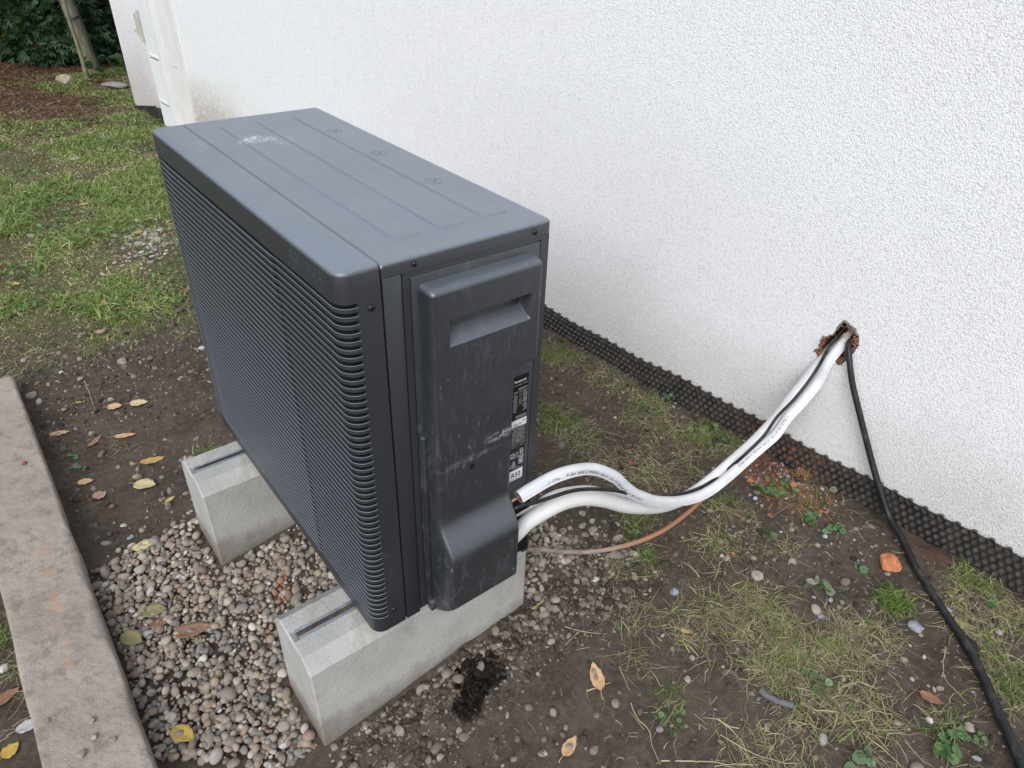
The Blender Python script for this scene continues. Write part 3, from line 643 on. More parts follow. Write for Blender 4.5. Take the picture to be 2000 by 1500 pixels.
def grow(a,b_,g,st): 
    L=[a]
    while L[-1]<b_: st*=g; L.append(L[-1]+st)
    return L
xs=np.concatenate([[-x for x in grow(.75,60,1.22,.012)][::-1][:-1],np.arange(-.75,1.47,.0085),[1.48,1.6,2.5,6,20,60]])
ys=np.concatenate([[-y for y in grow(.98,60,1.3,.02)][::-1][:-1],np.arange(-.98,2.1,.0095),np.array(grow(2.1,7.5,1.012,.010)),grow(8,60,1.3,.5)])
X,Y=np.meshgrid(xs,ys,indexing='ij'); Z=zg(X,Y)
inside_g=inpoly(X,Y,GRAVEL); Z=Z+np.where(inside_g,.001,0)
# crumbly relief near the blocks and at the lawn edge
cl=np.clip(1-np.abs(Y-1.75)/.5,0,1)*(X<.6)+np.exp(-((Y-.0)/.08)**2)*np.exp(-((X-.3)/.4)**2); Z+=.012*cl*(fbm(X*38,Y*38,3,40)-.5)
# trench beside and beyond the kerb
lm=lawnmask(X,Y); lt=littermask(X,Y); pm=np.zeros_like(X)
for p,r_,g_,dr,nb in PATCH: pm=np.maximum(pm,np.exp(-((X-p[0])**2+(Y-p[1])**2)/(r_*r_))*min(1,nb/400))
dryz=np.exp(-(((X-.20)/.13)**2+((Y+.06)/.07)**2))*(fbm(X*30,Y*30,3,8)>.42)+np.clip(1-np.hypot((X-.62)/.12,(Y-.03)/.1),0,1)
gapg=np.clip((Y-8.0)/.15,0,1)*np.clip((.62+(Y-8)*.06-X)/.05,0,1); lm=np.maximum(lm,gapg); lt=lt*(1-gapg)
colr=np.stack([lm,np.clip(dryz,0,1),lt],-1).reshape(-1,3)
t=NT('garden_soil',.93,.22,0,(.06,.045,.035)); at=t.attr(); sp=t.n('ShaderNodeSeparateColor'); t.l(at,sp.inputs[0])
n1=t.noise(6,5,.6); n2=t.noise(55,5,.65); soil=t.mix(t.ramp(n1,[(.3,0.),(.7,1.)]),(.045,.034,.026),(.094,.072,.055)); soil=t.mix(t.math('MULTIPLY',t.ramp(n2,[(.45,0.),(.7,1.)]),.6),soil,(.135,.113,.095))
dry=t.mix(t.ramp(n2,[(.35,0.),(.6,1.)]),(.10,.08,.063),(.24,.20,.165)); soil=t.mix(t.math('MULTIPLY',sp.outputs[1],.8),soil,dry)
pv=t.voro(260); pg=t.noise(12,3); pk=t.math('MULTIPLY',t.ramp(pv,[(.10,1.),(.15,0.)]),t.ramp(pg,[(.48,0.),(.6,1.)])); soil=t.mix(t.math('MULTIPLY',pk,.6),soil,(.36,.31,.26))
red=t.math('MULTIPLY',t.ramp(t.blob((1.30,-.13,-.18),(.13,.20,.3)),[(0.,0.),(.5,1.)]),t.ramp(t.noise(35,5,.7),[(.45,0.),(.58,1.)])); soil=t.mix(t.math('MULTIPLY',red,.75),soil,(.26,.095,.045))
red=t.math('MULTIPLY',t.ramp(t.blob((1.40,-.56,-.18),(.13,.20,.3)),[(0.,0.),(.5,1.)]),t.ramp(t.noise(30,5,.7),[(.48,0.),(.6,1.)])); soil=t.mix(t.math('MULTIPLY',red,.45),soil,(.16,.065,.04))
wn_=t.math('MULTIPLY',t.math('SUBTRACT',t.noise(38,5,.7),.5),1.7); wet=t.math('MAXIMUM',t.ramp(t.math('ADD',t.blob((.215,-.065,-.26),(.072,.055,.3)),wn_),[(.05,0.),(.42,1.)]),t.ramp(t.math('ADD',t.blob((.155,-.098,-.26),(.050,.042,.3)),wn_),[(.05,0.),(.42,1.)])); soil=t.mix(t.math('MULTIPLY',wet,.95),soil,(.008,.006,.005))
lawn=t.mix(t.ramp(n2,[(.35,0.),(.65,1.)]),(.06,.058,.026),(.16,.14,.065)); soil=t.mix(t.math('MULTIPLY',sp.outputs[0],.75),soil,lawn)
lit=t.mix(t.ramp(t.noise(45,5,.7),[(.35,0.),(.65,1.)]),(.035,.02,.013),(.20,.11,.065)); soil=t.mix(sp.outputs[2],soil,lit)
t.col(soil); b1=t.bump(t.noise(120,5,.7),.7,.006); b2=t.bump(t.voro(320,feature='SMOOTH_F1'),.35,.002,b1)
ground=mesh('ground',np.stack([X,Y,Z],-1).reshape(-1,3),grid_faces(*X.shape),t.m,None,colors=colr,sharp=0); tag(ground,kind='structure')
# ---------------------------------------------------------------- scatter helpers
def ico(sub=1):
    t_=(1+5**.5)/2; v=np.array([(-1,t_,0),(1,t_,0),(-1,-t_,0),(1,-t_,0),(0,-1,t_),(0,1,t_),(0,-1,-t_),(0,1,-t_),(t_,0,-1),(t_,0,1),(-t_,0,-1),(-t_,0,1)],float); v/=np.linalg.norm(v[0])
    f=[(0,11,5),(0,5,1),(0,1,7),(0,7,10),(0,10,11),(1,5,9),(5,11,4),(11,10,2),(10,7,6),(7,1,8),(3,9,4),(3,4,2),(3,2,6),(3,6,8),(3,8,9),(4,9,5),(2,4,11),(6,2,10),(8,6,7),(9,8,1)]
    for _ in range(sub):
        v=list(map(tuple,v)); c={}; nf=[]
        def mid(a,b):
            k=(min(a,b),max(a,b))
            if k not in c:
                m=np.array(v[a])+np.array(v[b]); m/=np.linalg.norm(m); v.append(tuple(m)); c[k]=len(v)-1
            return c[k]
        for a,b,c_ in f:
            x,y,z=mid(a,b),mid(b,c_),mid(c_,a); nf+=[(a,x,z),(b,y,x),(c_,z,y),(x,y,z)]
        f=nf; v=np.array(v)
    return np.array(v),np.array(f)
def rotm(a,b,c):
    ca,sa,cb,sb,cc,sc=np.cos(a),np.sin(a),np.cos(b),np.sin(b),np.cos(c),np.sin(c); z=np.zeros_like(ca); o=np.ones_like(ca)
    Rz=np.stack([np.stack([ca,-sa,z],-1),np.stack([sa,ca,z],-1),np.stack([z,z,o],-1)],-2); Ry=np.stack([np.stack([cb,z,sb],-1),np.stack([z,o,z],-1),np.stack([-sb,z,cb],-1)],-2); Rx=np.stack([np.stack([o,z,z],-1),np.stack([z,cc,-sc],-1),np.stack([z,sc,cc],-1)],-2)
    return Rz@Ry@Rx
def stones(P,size,flat,colors,sub=1,jag=.18,tilt=.5,variants=12):
    bv,bf=ico(sub); n=len(P); nv=len(bv); var=[]
    for k in range(variants):
        q=bv.copy()
        for _ in range(5):
            d_=rng.normal(size=3); d_/=np.linalg.norm(d_); q=q*(1+jag*np.clip(bv@d_,-.4,1)[:,None]*rng.uniform(-1,1))
        var.append(q)
    var=np.array(var)[rng.integers(0,variants,n)]
    sc=np.stack([size*rng.uniform(.8,1.35,n),size*rng.uniform(.75,1.1,n),size*flat],-1)
    R=rotm(rng.uniform(0,6.28,n),rng.normal(0,tilt,n),rng.normal(0,tilt,n))
    V=np.einsum('nij,nkj->nki',R,var*sc[:,None])+P[:,None]
    F=(bf[None]+(np.arange(n)*nv)[:,None,None]).reshape(-1,3)
    return V.reshape(-1,3),F,np.repeat(colors,nv,0)
t=NT('pebble_stone',.75,.35,0); c=t.attr(); c=t.mix(t.math('MULTIPLY',t.ramp(t.noise(160,4,.7),[(.35,0.),(.65,1.)]),.45),c,(.55,.52,.48),'MULTIPLY'); c=t.mix(t.math('MULTIPLY',t.ramp(t.noise(30,4,.7),[(.5,0.),(.65,1.)]),.25),c,(.15,.12,.09)); t.col(c); t.bump(t.noise(250,4),.35,.002); M_PEB=t.m
t=NT('soil_crumb',.95,.15,0); c=t.attr(); t.col(t.mix(t.math('MULTIPLY',t.ramp(t.noise(140,4,.7),[(.35,0.),(.65,1.)]),.5),c,(.5,.45,.4),'MULTIPLY')); t.bump(t.noise(260,4),.6,.003); M_CRUMB=t.m
PAL=np.array([(.36,.31,.26),(.43,.38,.32),(.29,.26,.23),(.40,.32,.25),(.32,.25,.20),(.25,.24,.23),(.50,.46,.40),(.36,.27,.20),(.29,.20,.16),(.58,.55,.50),(.20,.195,.19),(.41,.35,.28)])
def pick(n,pal=PAL,j=.12): c=pal[rng.integers(0,len(pal),n)]; return np.clip(c*(1+rng.normal(0,j,(n,1))),.01,.9)
blk=[(-.15,.42,.005,.212),(-.15,.42,.626,.832)]
def offblock(x,y):
    m=np.ones(x.shape,bool)
    for a,b_,c_,d_ in blk: m&=~((x>a)&(x<b_)&(y>c_)&(y<d_))
    return m
gx=np.array(GRAVEL); lo,hi=gx.min(0),gx.max(0)
# gravel: jittered rows so pebbles pack, two layers
def gravel_layer(sp_,dz,size0,size1,keep=1.):
    gx_,gy_=np.meshgrid(np.arange(lo[0],hi[0],sp_),np.arange(lo[1],hi[1],sp_),indexing='ij'); gx_=gx_.ravel()+rng.uniform(-.55,.55,gx_.size)*sp_; gy_=gy_.ravel()+rng.uniform(-.55,.55,gy_.size)*sp_
    edge=.085*(fbm(gx_*7,gy_*7,4,31)-.5); 
    m=inpoly(gx_+edge,gy_+edge,GRAVEL)&offblock(gx_,gy_)&(rng.random(gx_.size)<keep)&(gx_>-.424)
    bare=(fbm(gx_*9,gy_*9,2,77)>.72)|(np.hypot((gx_+.36)/.06,(gy_-.33)/.09)<1)&(rng.random(gx_.size)<.5); m&=~(bare&(rng.random(gx_.size)<.7))
    gx_=gx_[m];gy_=gy_[m]; s=rng.gamma(9,1/9.,len(gx_)); s=np.clip(s,.55,1.9)*rng.uniform(size0,size1,len(gx_)); return np.stack([gx_,gy_,zbase(gx_,gy_)+.022*(fbm(gx_*5,gy_*5,3,3)-.5)+dz+rng.uniform(-.003,.004,len(gx_))],-1),s
P1,s1=gravel_layer(.0118,-.003,.0052,.0076); P2,s2=gravel_layer(.0165,.005,.0058,.0092,.88)
P=np.vstack([P1,P2]); s=np.concatenate([s1,s2]); cpeb=pick(len(P)); shade=.9+.2*rng.random((len(P),1))
for (u,v) in ((545,1140),(556,1130),(540,1150),(547,1165),(565,1148)):     # brick dust on a few pebbles
    q=onz(u,v,-.25); dd=np.hypot(P[:,0]-q[0],P[:,1]-q[1]); m=dd<.012; cpeb[m]=cpeb[m]*.4+np.array([.45,.14,.05])*.6
cpeb=cpeb*.72+np.array([.27,.225,.175])*.28
V,F,c=stones(P,s,.66,cpeb*shade,sub=2,jag=.30,tilt=.45); gv=mesh('gravel',V,F,M_PEB,None,colors=c,sharp=0); tag(gv,'bed of rounded grey and brown pebbles under the heat pump','gravel',kind='stuff')
# loose pebbles and crumbs over the bare soil
def rand_in(n,x0,x1,y0,y1): return rng.uniform(x0,x1,n),rng.uniform(y0,y1,n)
x,y=rand_in(34000,-.5,1.36,-.95,2.3); x2_,y2_=rand_in(9000,-.14,.75,-.16,.10); x=np.concatenate([x,x2_]); y=np.concatenate([y,y2_]); dens=.16+.9*np.exp(-((y+.02)/.07)**2)*np.exp(-((x-.25)/.30)**2)+.8*np.exp(-((y-1.75)/.25)**2)*(x<.7)+.45*(fbm(x*4,y*4,3,60)>.6)+.7*np.exp(-(np.hypot((x-.60),(y-.02))/.13)**2)+.25*(x>.95)
wetm=(np.hypot((x-.215)/.06,(y+.065)/.045)<1)|(np.hypot((x-.155)/.04,(y+.098)/.035)<1)
m=(rng.random(len(x))<dens)&offblock(x,y)&~inpoly(x,y,GRAVEL)&~((x<-.415)&(y<1.9)); x=x[m];y=y[m];wetm=wetm[m]; n=len(x)
s=np.clip(rng.gamma(1.9,.0015,n),.001,.012); cc_=pick(n,np.array([(.085,.067,.053),(.14,.115,.093),(.21,.175,.145),(.30,.255,.21),(.06,.047,.037)])); cc_[wetm]=cc_[wetm]*.12
V,F,c=stones(np.stack([x,y,zg(x,y)+s*.1],-1),s,.6,cc_,sub=1,jag=.6); o=mesh('soil_crumbs',V,F,M_CRUMB,None,colors=c,smooth=False); tag(o,'loose crumbs and clods of dry soil scattered over the bare ground','soil crumbs',kind='stuff')
x,y=rand_in(6500,-.5,1.36,-.95,2.4); dens=.04+.5*np.exp(-((y-.03)/.05)**2)*(x<-.1)+.85*np.exp(-(np.hypot((x-.62),(y-.12))/.17)**2)+.35*(x>.98)*(y<.15)+.5*np.exp(-((y-1.0)/.15)**2)*(x<-.05)*(x>-.25)+.25*np.exp(-((y-.87)/.15)**2)*(x<-.2)
m=(rng.random(len(x))<dens)&offblock(x,y)&~inpoly(x,y,GRAVEL)&~((x<-.415)&(y<1.9)); x=x[m];y=y[m];n=len(x); s=np.clip(rng.gamma(3,.0022,n),.002,.013); s[x>.98]*=.55
cc_=pick(n); bl=(x>.98)&(rng.random(n)<.6); cc_[bl]=pick(bl.sum(),np.array([(.30,.32,.37),(.42,.44,.50),(.22,.23,.27)]))
V,F,c=stones(np.stack([x,y,zg(x,y)+s*.1],-1),s,.6,cc_*.85,sub=1,jag=.5,tilt=.8); o=mesh('loose_pebbles',V,F,M_PEB,None,colors=c,sharp=45); tag(o,'small loose pebbles and grey plaster crumbs spread over the soil','pebbles',kind='stuff')
# rubble patch in the lawn
x=rng.normal(.265,.085,420); y=rng.normal(2.86,.17,420); s=np.clip(rng.gamma(2,.0030,420),.003,.018); V,F,c=stones(np.stack([x,y,zg(x,y)-s*.05],-1),s,.45,pick(420,np.array([(.38,.33,.30),(.46,.41,.38),(.30,.26,.24)])),sub=1,jag=.4); o=mesh('rubble_patch',V,F,M_PEB,None,colors=c,smooth=False); tag(o,'pale crushed rubble lying in a bald spot of the lawn','rubble',kind='stuff')
# ---------------------------------------------------------------- grass
t=NT('grass_blade',.6,.3,0); c=t.attr(); t.col(c); t.b.inputs['Subsurface Weight'].default_value=0; M_GRASS=t.m
tr=t.n('ShaderNodeBsdfTranslucent'); mx=t.n('ShaderNodeMixShader'); mx.inputs[0].default_value=.25; t.l(c,tr.inputs[0]); t.l(t.b.outputs[0],mx.inputs[1]); t.l(tr.outputs[0],mx.inputs[2]); t.l(mx.outputs[0],t.t.nodes['Material Output'].inputs[0])
GREEN=np.array([(.12,.20,.04),(.17,.26,.06),(.09,.16,.035),(.23,.31,.08),(.30,.35,.11)]); DRY=np.array([(.42,.37,.22),(.52,.46,.30),(.32,.26,.15),(.44,.42,.20),(.26,.20,.13)])
def blades(x,y,length,width,lean,colr,seg=3,curl=1.,z=None):
    n=len(x); z=zg(x,y) if z is None else z; a=rng.uniform(0,6.28,n); dirx,diry=np.cos(a),np.sin(a); el=np.clip(lean,.02,1.5); a2=a+rng.normal(0,.6,n)
    pts=np.zeros((n,seg+1,3)); cur=np.stack([x,y,z-.002],-1); pts[:,0]=cur; e=el.copy()
    for k in range(1,seg+1):
        L=(length/seg)[:,None]; dv=np.stack([dirx*np.cos(e),diry*np.cos(e),np.sin(e)],-1); cur=cur+dv*L; e=e-curl*rng.uniform(.15,.75,n)*(1 if k<seg else 1.2); a=a+rng.normal(0,.35,n)*curl; dirx,diry=np.cos(a),np.sin(a); pts[:,k]=cur
    gz=zg(pts[:,:,0],pts[:,:,1]) if n<30000 else z[:,None]; pts[:,1:,2]=np.maximum(pts[:,1:,2],gz[:,1:]+.0015 if gz.shape[1]>1 else gz+.0015)
    side=np.stack([-np.sin(a2),np.cos(a2),rng.normal(0,.3,n)],-1); wd=width[:,None]*np.linspace(1,.15,seg+1)[None]
    A=pts-side[:,None]*wd[...,None]; B=pts+side[:,None]*wd[...,None]; V=np.stack([A,B],2).reshape(-1,3); k=2*(seg+1)
    f=np.array([[2*i,2*i+1,2*i+3,2*i+2] for i in range(seg)]); F=(f[None]+(np.arange(n)*k)[:,None,None]).reshape(-1,4)
    return V,F,np.repeat(colr,k,0)
def gcol(n,green,dry):
    p=green/(green+dry+1e-6); g=rng.random(n)<p; c=np.where(g[:,None],GREEN[rng.integers(0,5,n)],DRY[rng.integers(0,5,n)]); return c*rng.uniform(.7,1.2,(n,1))
# lawn
x=rng.uniform(-1.4,1.28,330000); y=1.5+5.6*rng.random(330000)**1.35; lm_=lawnmask(x,y); tuft=fbm(x*3.2,y*3.2,3,14); tuft2=fbm(x*11,y*11,2,15)
near=np.clip((y-1.5)/1.,.15,1)
m=(rng.random(len(x))<lm_*(.22+.9*np.clip((tuft-.34)*4,0,1))*(.4+.6*(tuft2>.42)))&(np.abs(x-.1)<1.5); x=x[m];y=y[m];tuft=tuft[m];n=len(x)
vis=(x<.25+.16*(y-1.2))|(y>2.9); x=x[vis];y=y[vis];tuft=tuft[vis];n=len(x)
hg=np.clip((tuft-.35)*3,.25,1.3); lush=np.clip((tuft-.47)*8,0,1); L=rng.uniform(.03,.085,n)*hg*(1+.6*lush*(x<-.15)); C_=1.28*np.where((rng.random(n)<.42+.42*lush)[:,None],GREEN[rng.integers(0,5,n)],DRY[rng.integers(0,5,n)])*rng.uniform(.65,1.2,(n,1))
V,F,c=blades(x,y,L,rng.uniform(.0014,.0028,n)*(1+.10*(y-2)),rng.uniform(.05,1.1,n),C_,3,1.0); o=mesh('lawn_grass',V,F,M_GRASS,None,colors=c,smooth=False); tag(o,'patchy trampled lawn grass, green mixed with dry straw, left of the unit','grass',kind='stuff')
# tufts and straw mats on the right
VV=[];FF=[];CV=[];nb0=0
def addb(V,F,c):
    global nb0
    VV.append(V);FF.append(F+nb0);CV.append(c);nb0+=len(V)
for p,r_,g_,dr,nb in PATCH:
    g_=g_*.42; nb=int(nb*1.25); rr3=r_*np.sqrt(rng.random(nb))*rng.uniform(.4,1.15,nb); a=rng.uniform(0,6.28,nb); x=p[0]+rr3*np.cos(a); y=p[1]+rr3*np.sin(a)
    cl_=fbm(x*28,y*28,2,90); m=(cl_>.44)&(offblock(x,y))&(x<1.36-.0747*y)&~((x>-.02)&(x<.42)&(y>-.1)&(y<.9)); x=x[m];y=y[m];n=len(x)
    if n==0: continue
    isg=rng.random(n)<g_/(g_+dr); lean=np.where(isg,rng.uniform(.4,1.4,n),rng.uniform(0,.45,n)); L=np.where(isg,rng.uniform(.02,.06,n),rng.uniform(.03,.12,n)); C_=np.where(isg[:,None],GREEN[rng.integers(0,5,n)],DRY[rng.integers(0,5,n)])*rng.uniform(.6,1.1,(n,1))
    addb(*blades(x,y,L,np.where(isg,rng.uniform(.0009,.0018,n),rng.uniform(.0006,.0014,n)),lean,C_,4,1.1))
x,y=rand_in(4200,-.4,1.34,-.95,1.7); m=offblock(x,y)&~inpoly(x,y,GRAVEL)&((x>.3)|(rng.random(len(x))<.35)); x=x[m];y=y[m];n=len(x)
addb(*blades(x,y,rng.gamma(2.,.013,n)+.008,rng.uniform(.0005,.0011,n),rng.uniform(0,.2,n),DRY[rng.integers(0,5,n)]*rng.uniform(.6,1.1,(n,1)),5,.9))
o=mesh('grass_tufts',np.vstack(VV),np.vstack(FF),M_GRASS,None,colors=np.vstack(CV),smooth=False); tag(o,'sparse grass tufts and tangled dry straw over the trampled soil','grass',kind='stuff')
# clover and small leaves in the lawn
def roundleaves(x,y,z,size,colr,tilt=.5):
    n=len(x); k=8; a=np.linspace(0,2*np.pi,k,endpoint=False); base=np.stack([np.cos(a)*(1-.12*np.cos(3*a)),np.sin(a)*(1-.12*np.cos(3*a)),.12*np.cos(2*a)],-1); base=np.vstack([base,[[0,0,-.12]]])
    R=rotm(rng.uniform(0,6.28,n),rng.normal(0,tilt,n),rng.normal(0,tilt,n)); V=np.einsum('nij,nkj->nki',R,base[None]*size[:,None,None])+np.stack([x,y,z],-1)[:,None]
    f=np.array([[i,(i+1)%k,k] for i in range(k)]); F=(f[None]+(np.arange(n)*(k+1))[:,None,None]).reshape(-1,3); return V.reshape(-1,3),F,np.repeat(colr,k+1,0)
x=rng.uniform(-1.1,1.2,22000); y=1.75+4.2*rng.random(22000)**1.3; q=fbm(x*3.6,y*3.6,3,50); m=(rng.random(len(x))<lawnmask(x,y)*np.clip((q-.50)*5,0,.6)); x=x[m];y=y[m];n=len(x)
V,F,c=roundleaves(x,y,zg(x,y)+rng.uniform(.006,.03,n),rng.uniform(.005,.011,n),np.array([(.07,.15,.045),(.12,.22,.07),(.17,.26,.08)])[rng.integers(0,3,n)]*rng.uniform(.7,1.2,(n,1))); o=mesh('clover_leaves',V,F,M_GRASS,None,colors=c,smooth=False); tag(o,'low clover leaves spread through the lawn','clover',kind='stuff')
# needle and bark litter under the trees
x=rng.uniform(-1.6,1.1,30000); y=rng.uniform(4.9,8.3,30000); m=rng.random(len(x))<littermask(x,y)*.9; x=x[m];y=y[m];n=len(x)
V,F,c=blades(x,y,rng.uniform(.03,.11,n),rng.uniform(.002,.006,n),rng.uniform(0,.4,n),np.array([(.22,.12,.07),(.12,.07,.04),(.30,.20,.13),(.07,.045,.03)])[rng.integers(0,4,n)]*rng.uniform(.6,1.2,(n,1)),2,.6); o=mesh('needle_litter',V,F,M_GRASS,None,colors=c,smooth=False); tag(o,'brown needles and twigs covering the ground below the conifers','litter',kind='stuff')
# ================================================================ KERB
t=NT('old_kerb_concrete',.95,.2,0,(.25,.21,.18)); n1=t.noise(5,5,.6); n2=t.noise(60,6,.7); c=t.mix(t.ramp(n1,[(.3,0.),(.7,1.)]),(.27,.228,.187),(.38,.33,.28)); c=t.mix(t.math('MULTIPLY',t.ramp(n2,[(.4,0.),(.7,1.)]),.4),c,(.42,.375,.33))
c=t.mix(t.math('MULTIPLY',t.ramp(t.noise(300,2),[(.62,0.),(.68,1.)]),.35),c,(.42,.38,.34)); c=t.mix(t.math('MULTIPLY',t.ramp(t.noise(22,6,.75),[(.52,0.),(.62,1.)]),.5),c,(.17,.14,.115))
M_KT=t; KPAINT=[(93,1067,.7),(83,1078,.8),(93,1118,1.),(104,1170,1.),(110,1187,1.),(113,1223,.6),(130,1255,.55),(134,1295,.8),(108,1160,.6)]
for u,v,k in KPAINT:
    q=onz(u,v,-.208); m=t.math('MULTIPLY',t.ramp(t.blob((q[0],q[1],q[2]),(.016,.022,.05)),[(0.,0.),(.7,1.)]),t.ramp(t.noise(95,5,.75),[(.42,0.),(.60,1.)])); c=t.mix(t.math('MULTIPLY',m,k*.7),c,(.50,.24,.13))
m=t.math('MULTIPLY',t.ramp(t.blob((-.50,1.75,-.2),(.2,.7,.1)),[(0.,0.),(.5,1.)]),t.ramp(t.noise(25,6,.7),[(.45,0.),(.65,1.)])); c=t.mix(t.math('MULTIPLY',m,.55),c,(.38,.32,.27))
t.col(c); b1=t.bump(t.noise(16,7,.68),.7,.014); t.bump(t.noise(330,2),.4,.002,b1)
def kerb():
    x0,x1,y0,y1=-.607,-.4285,-.9,1.865; xs=np.unique(np.concatenate([np.linspace(x0,x1,36),[x0+.002,x0+.005,x1-.002,x1-.005,x1-.009]])); ys=np.arange(y0,y1+.001,.007); X,Y=np.meshgrid(xs,ys,indexing='ij')
    u=(X-x0)/(x1-x0); el=.003*(fbm(Y*6,Y*0,4,2)-.5)*2; er=.0045*(fbm(Y*7,Y*0+3,4,6)-.5)*2; far=.012*(fbm(X*20,X*0,3,12)-.5)
    X2=X+(1-u)*el+u*er; Y2=Y+np.clip((Y-(y1-.03))/.03,0,1)*far
    de=np.minimum(np.minimum(X-x0,x1-X),y1-Y); r=.009; tt=np.clip(de/r,0,1); Z=-.208-(r-np.sqrt(np.maximum(r*r-(r-tt*r)**2,0)))+.006*(fbm(X*9,Y*9,4,33)-.5)+.0035*(fbm(X*60,Y*60,3,35)-.5)-.010*np.clip((y1-Y)*-1+.02,0,1)
    Z=Z-.006*np.clip((fbm(X*18,Y*9,3,44)-.5)*6,0,1)*np.clip(1-(x1-X)/.016,0,1)
    n,m=X.shape; V=np.stack([X2,Y2,Z],-1).reshape(-1,3); F=grid_faces(n,m).tolist()
    ring=[i*m for i in range(n)]+[(n-1)*m+j for j in range(1,m)]+[i*m+m-1 for i in range(n-2,-1,-1)]+[j for j in range(m-2,0,-1)]
    b=len(V); low=V[ring].copy(); low[:,2]=-.40; V=np.vstack([V,low]); N=len(ring)
    for q in range(N): F.append([ring[q],b+q,b+(q+1)%N,ring[(q+1)%N]])
    return V,F
V,F=kerb(); o=mesh('kerb_stone',V,F,t.m,None,sharp=50); tag(o,'long worn concrete kerb beam with orange paint dabs at the left edge','kerb')
# ================================================================ PIPES
PA=np.array([.31,-.035]); PB=np.array([1.39,-.10])
def path(px,off=0.,extra0=None,extra1=None):
    """points of a pipe seen at these places, lying in the upright plane from the unit to the hole, shifted sideways by off"""
    n_=np.array([-(PB-PA)[1],(PB-PA)[0]]); n_/=np.linalg.norm(n_); out=[]
    for i,(u,v) in enumerate(px):
        o_=off(i/(len(px)-1)) if callable(off) else off
        out.append(onv(u,v,PA+n_*o_,PB+n_*o_))
    if extra0 is not None: out=[np.array(e) for e in extra0]+out
    if extra1 is not None: out=out+[np.array(e) for e in extra1]
    return np.array(out)
t=NT('white_insulation_foil',.42,.45,0,(.78,.79,.80)); uvn=t.tc('UV'); mp=t.mapping(uvn,scale=(300,30,1))
wv=t.n('ShaderNodeTexVoronoi'); wv.inputs['Scale'].default_value=1; wv.inputs['Randomness'].default_value=.1; t.l(mp,wv.inputs['Vector'])
sx=t.n('ShaderNodeSeparateXYZ'); t.l(uvn,sx.inputs[0]); fade=t.ramp(sx.outputs[0],[(.02,1.),(.22,.25)])
gr=t.noise(18,5,.6); c=t.mix(t.math('MULTIPLY',t.ramp(gr,[(.48,0.),(.72,1.)]),.38),(.70,.71,.73),(.47,.45,.41)); c=t.mix(t.math('MULTIPLY',t.math('MULTIPLY',t.ramp(wv.outputs[0],[(.35,0.),(.6,1.)]),fade),.35),c,(.42,.43,.46)); t.col(c)
bb_=t.bump(t.math('MULTIPLY',wv.outputs[0],fade),.5,.0015); t.bump(t.noise(1.,4,.6,t.mapping(uvn,scale=(70,9,1))),.35,.003,bb_); M_INS=t.m
t=NT('white_corrugated_sleeve',.5,.4,0,(.74,.74,.72)); gr=t.noise(14,5,.6); t.col(t.mix(t.math('MULTIPLY',t.ramp(gr,[(.5,0.),(.75,1.)]),.3),(.70,.70,.685),(.50,.47,.42))); M_SLV=t.m
M_CU=simple('copper',(.72,.36,.20),.3,.5,.9,var=.12,scale=60); M_FOAM=simple('grey_foam',(.10,.10,.11),.9,.2); M_INK=simple('black_ink',(.05,.05,.06),.6,.3,var=.1)
t=NT('black_cable_rubber',.45,.4,0,(.015,.015,.016)); gr=t.noise(30,5,.7); t.col(t.mix(t.math('MULTIPLY',t.ramp(gr,[(.5,0.),(.72,1.)]),.45),(.014,.014,.015),(.11,.10,.085))); t.bump(t.noise(90,4),.15,.002); M_CAB=t.m
# insulated pipe in front, printed
C1=smooth_path(spline(path([(1013,971),(1040,954),(1080,932),(1120,919),(1160,916),(1200,931),(1219,948),(1242,965),(1280,978),(1320,979),(1360,971),(1394,953),(1429,925),(1473,885),(1514,850),(1539,815),(1571,780),(1598,745),(1617,708),(1643,674)],-.004,None,[wpt(-.10,.275,-.06)]),.004),10)
T1,N1,B1=frames(C1); s1=np.concatenate([[0],np.cumsum(np.linalg.norm(np.diff(C1,axis=0),axis=1))])
up=np.cross(N1,T1); sgn=np.sign((up[:,2]).mean()); UPV=up*sgn
# a welded seam runs along the lower side: profile is round with a small fin
def seam_tube(C,R,seg=28,fin=.0022,ang=-1.15):
    T,N,B=frames(C); U=np.cross(N,T)*sgn; a=np.linspace(0,2*np.pi,seg,endpoint=False); rad=R*(1+.0*a)+fin*np.exp(-((np.angle(np.exp(1j*(a-ang))))/.13)**2); n=len(C)
    wob=1+.02*np.sin(np.linspace(0,40,n))+.012*np.sin(np.linspace(0,97,n))
    V=C[:,None]+(rad[None]*wob[:,None])[...,None]*(np.cos(a)[None,:,None]*N[:,None]+np.sin(a)[None,:,None]*U[:,None]); i=np.arange(n-1)[:,None]; j=np.arange(seg)[None]; j2=(j+1)%seg
    F=np.stack([i*seg+j,i*seg+j2,(i+1)*seg+j2,(i+1)*seg+j],-1).reshape(-1,4); s=np.concatenate([[0],np.cumsum(np.linalg.norm(np.diff(C,axis=0),axis=1))]); return V.reshape(-1,3),F,np.stack([np.repeat(s,seg),np.tile(a/(2*np.pi),n)],1)
R1=.0134; V,F,uv=seam_tube(C1,R1); ip=thing('insulated_pipe','white insulated copper pipe with black printing, its bare copper end showing at the service cover','pipe',tuple(C1[0]))
def kid(name,V,F,mat,root,**k):
    o=mesh(name,V,F,mat,None,**k); o.parent=root; o.matrix_parent_inverse=Matrix.Translation(-Vector(root.location)); return o
kid('insulation_sleeve',V,F,M_INS,ip,uv=uv,sharp=60)
e=C1[0]; T=T1[0]; Vc_,Fc_,_=tube(np.array([e+T*.0005,e+T*.001]),R1*.97,24); kid('foam_end',Vc_,Fc_,M_FOAM,ip,smooth=False)
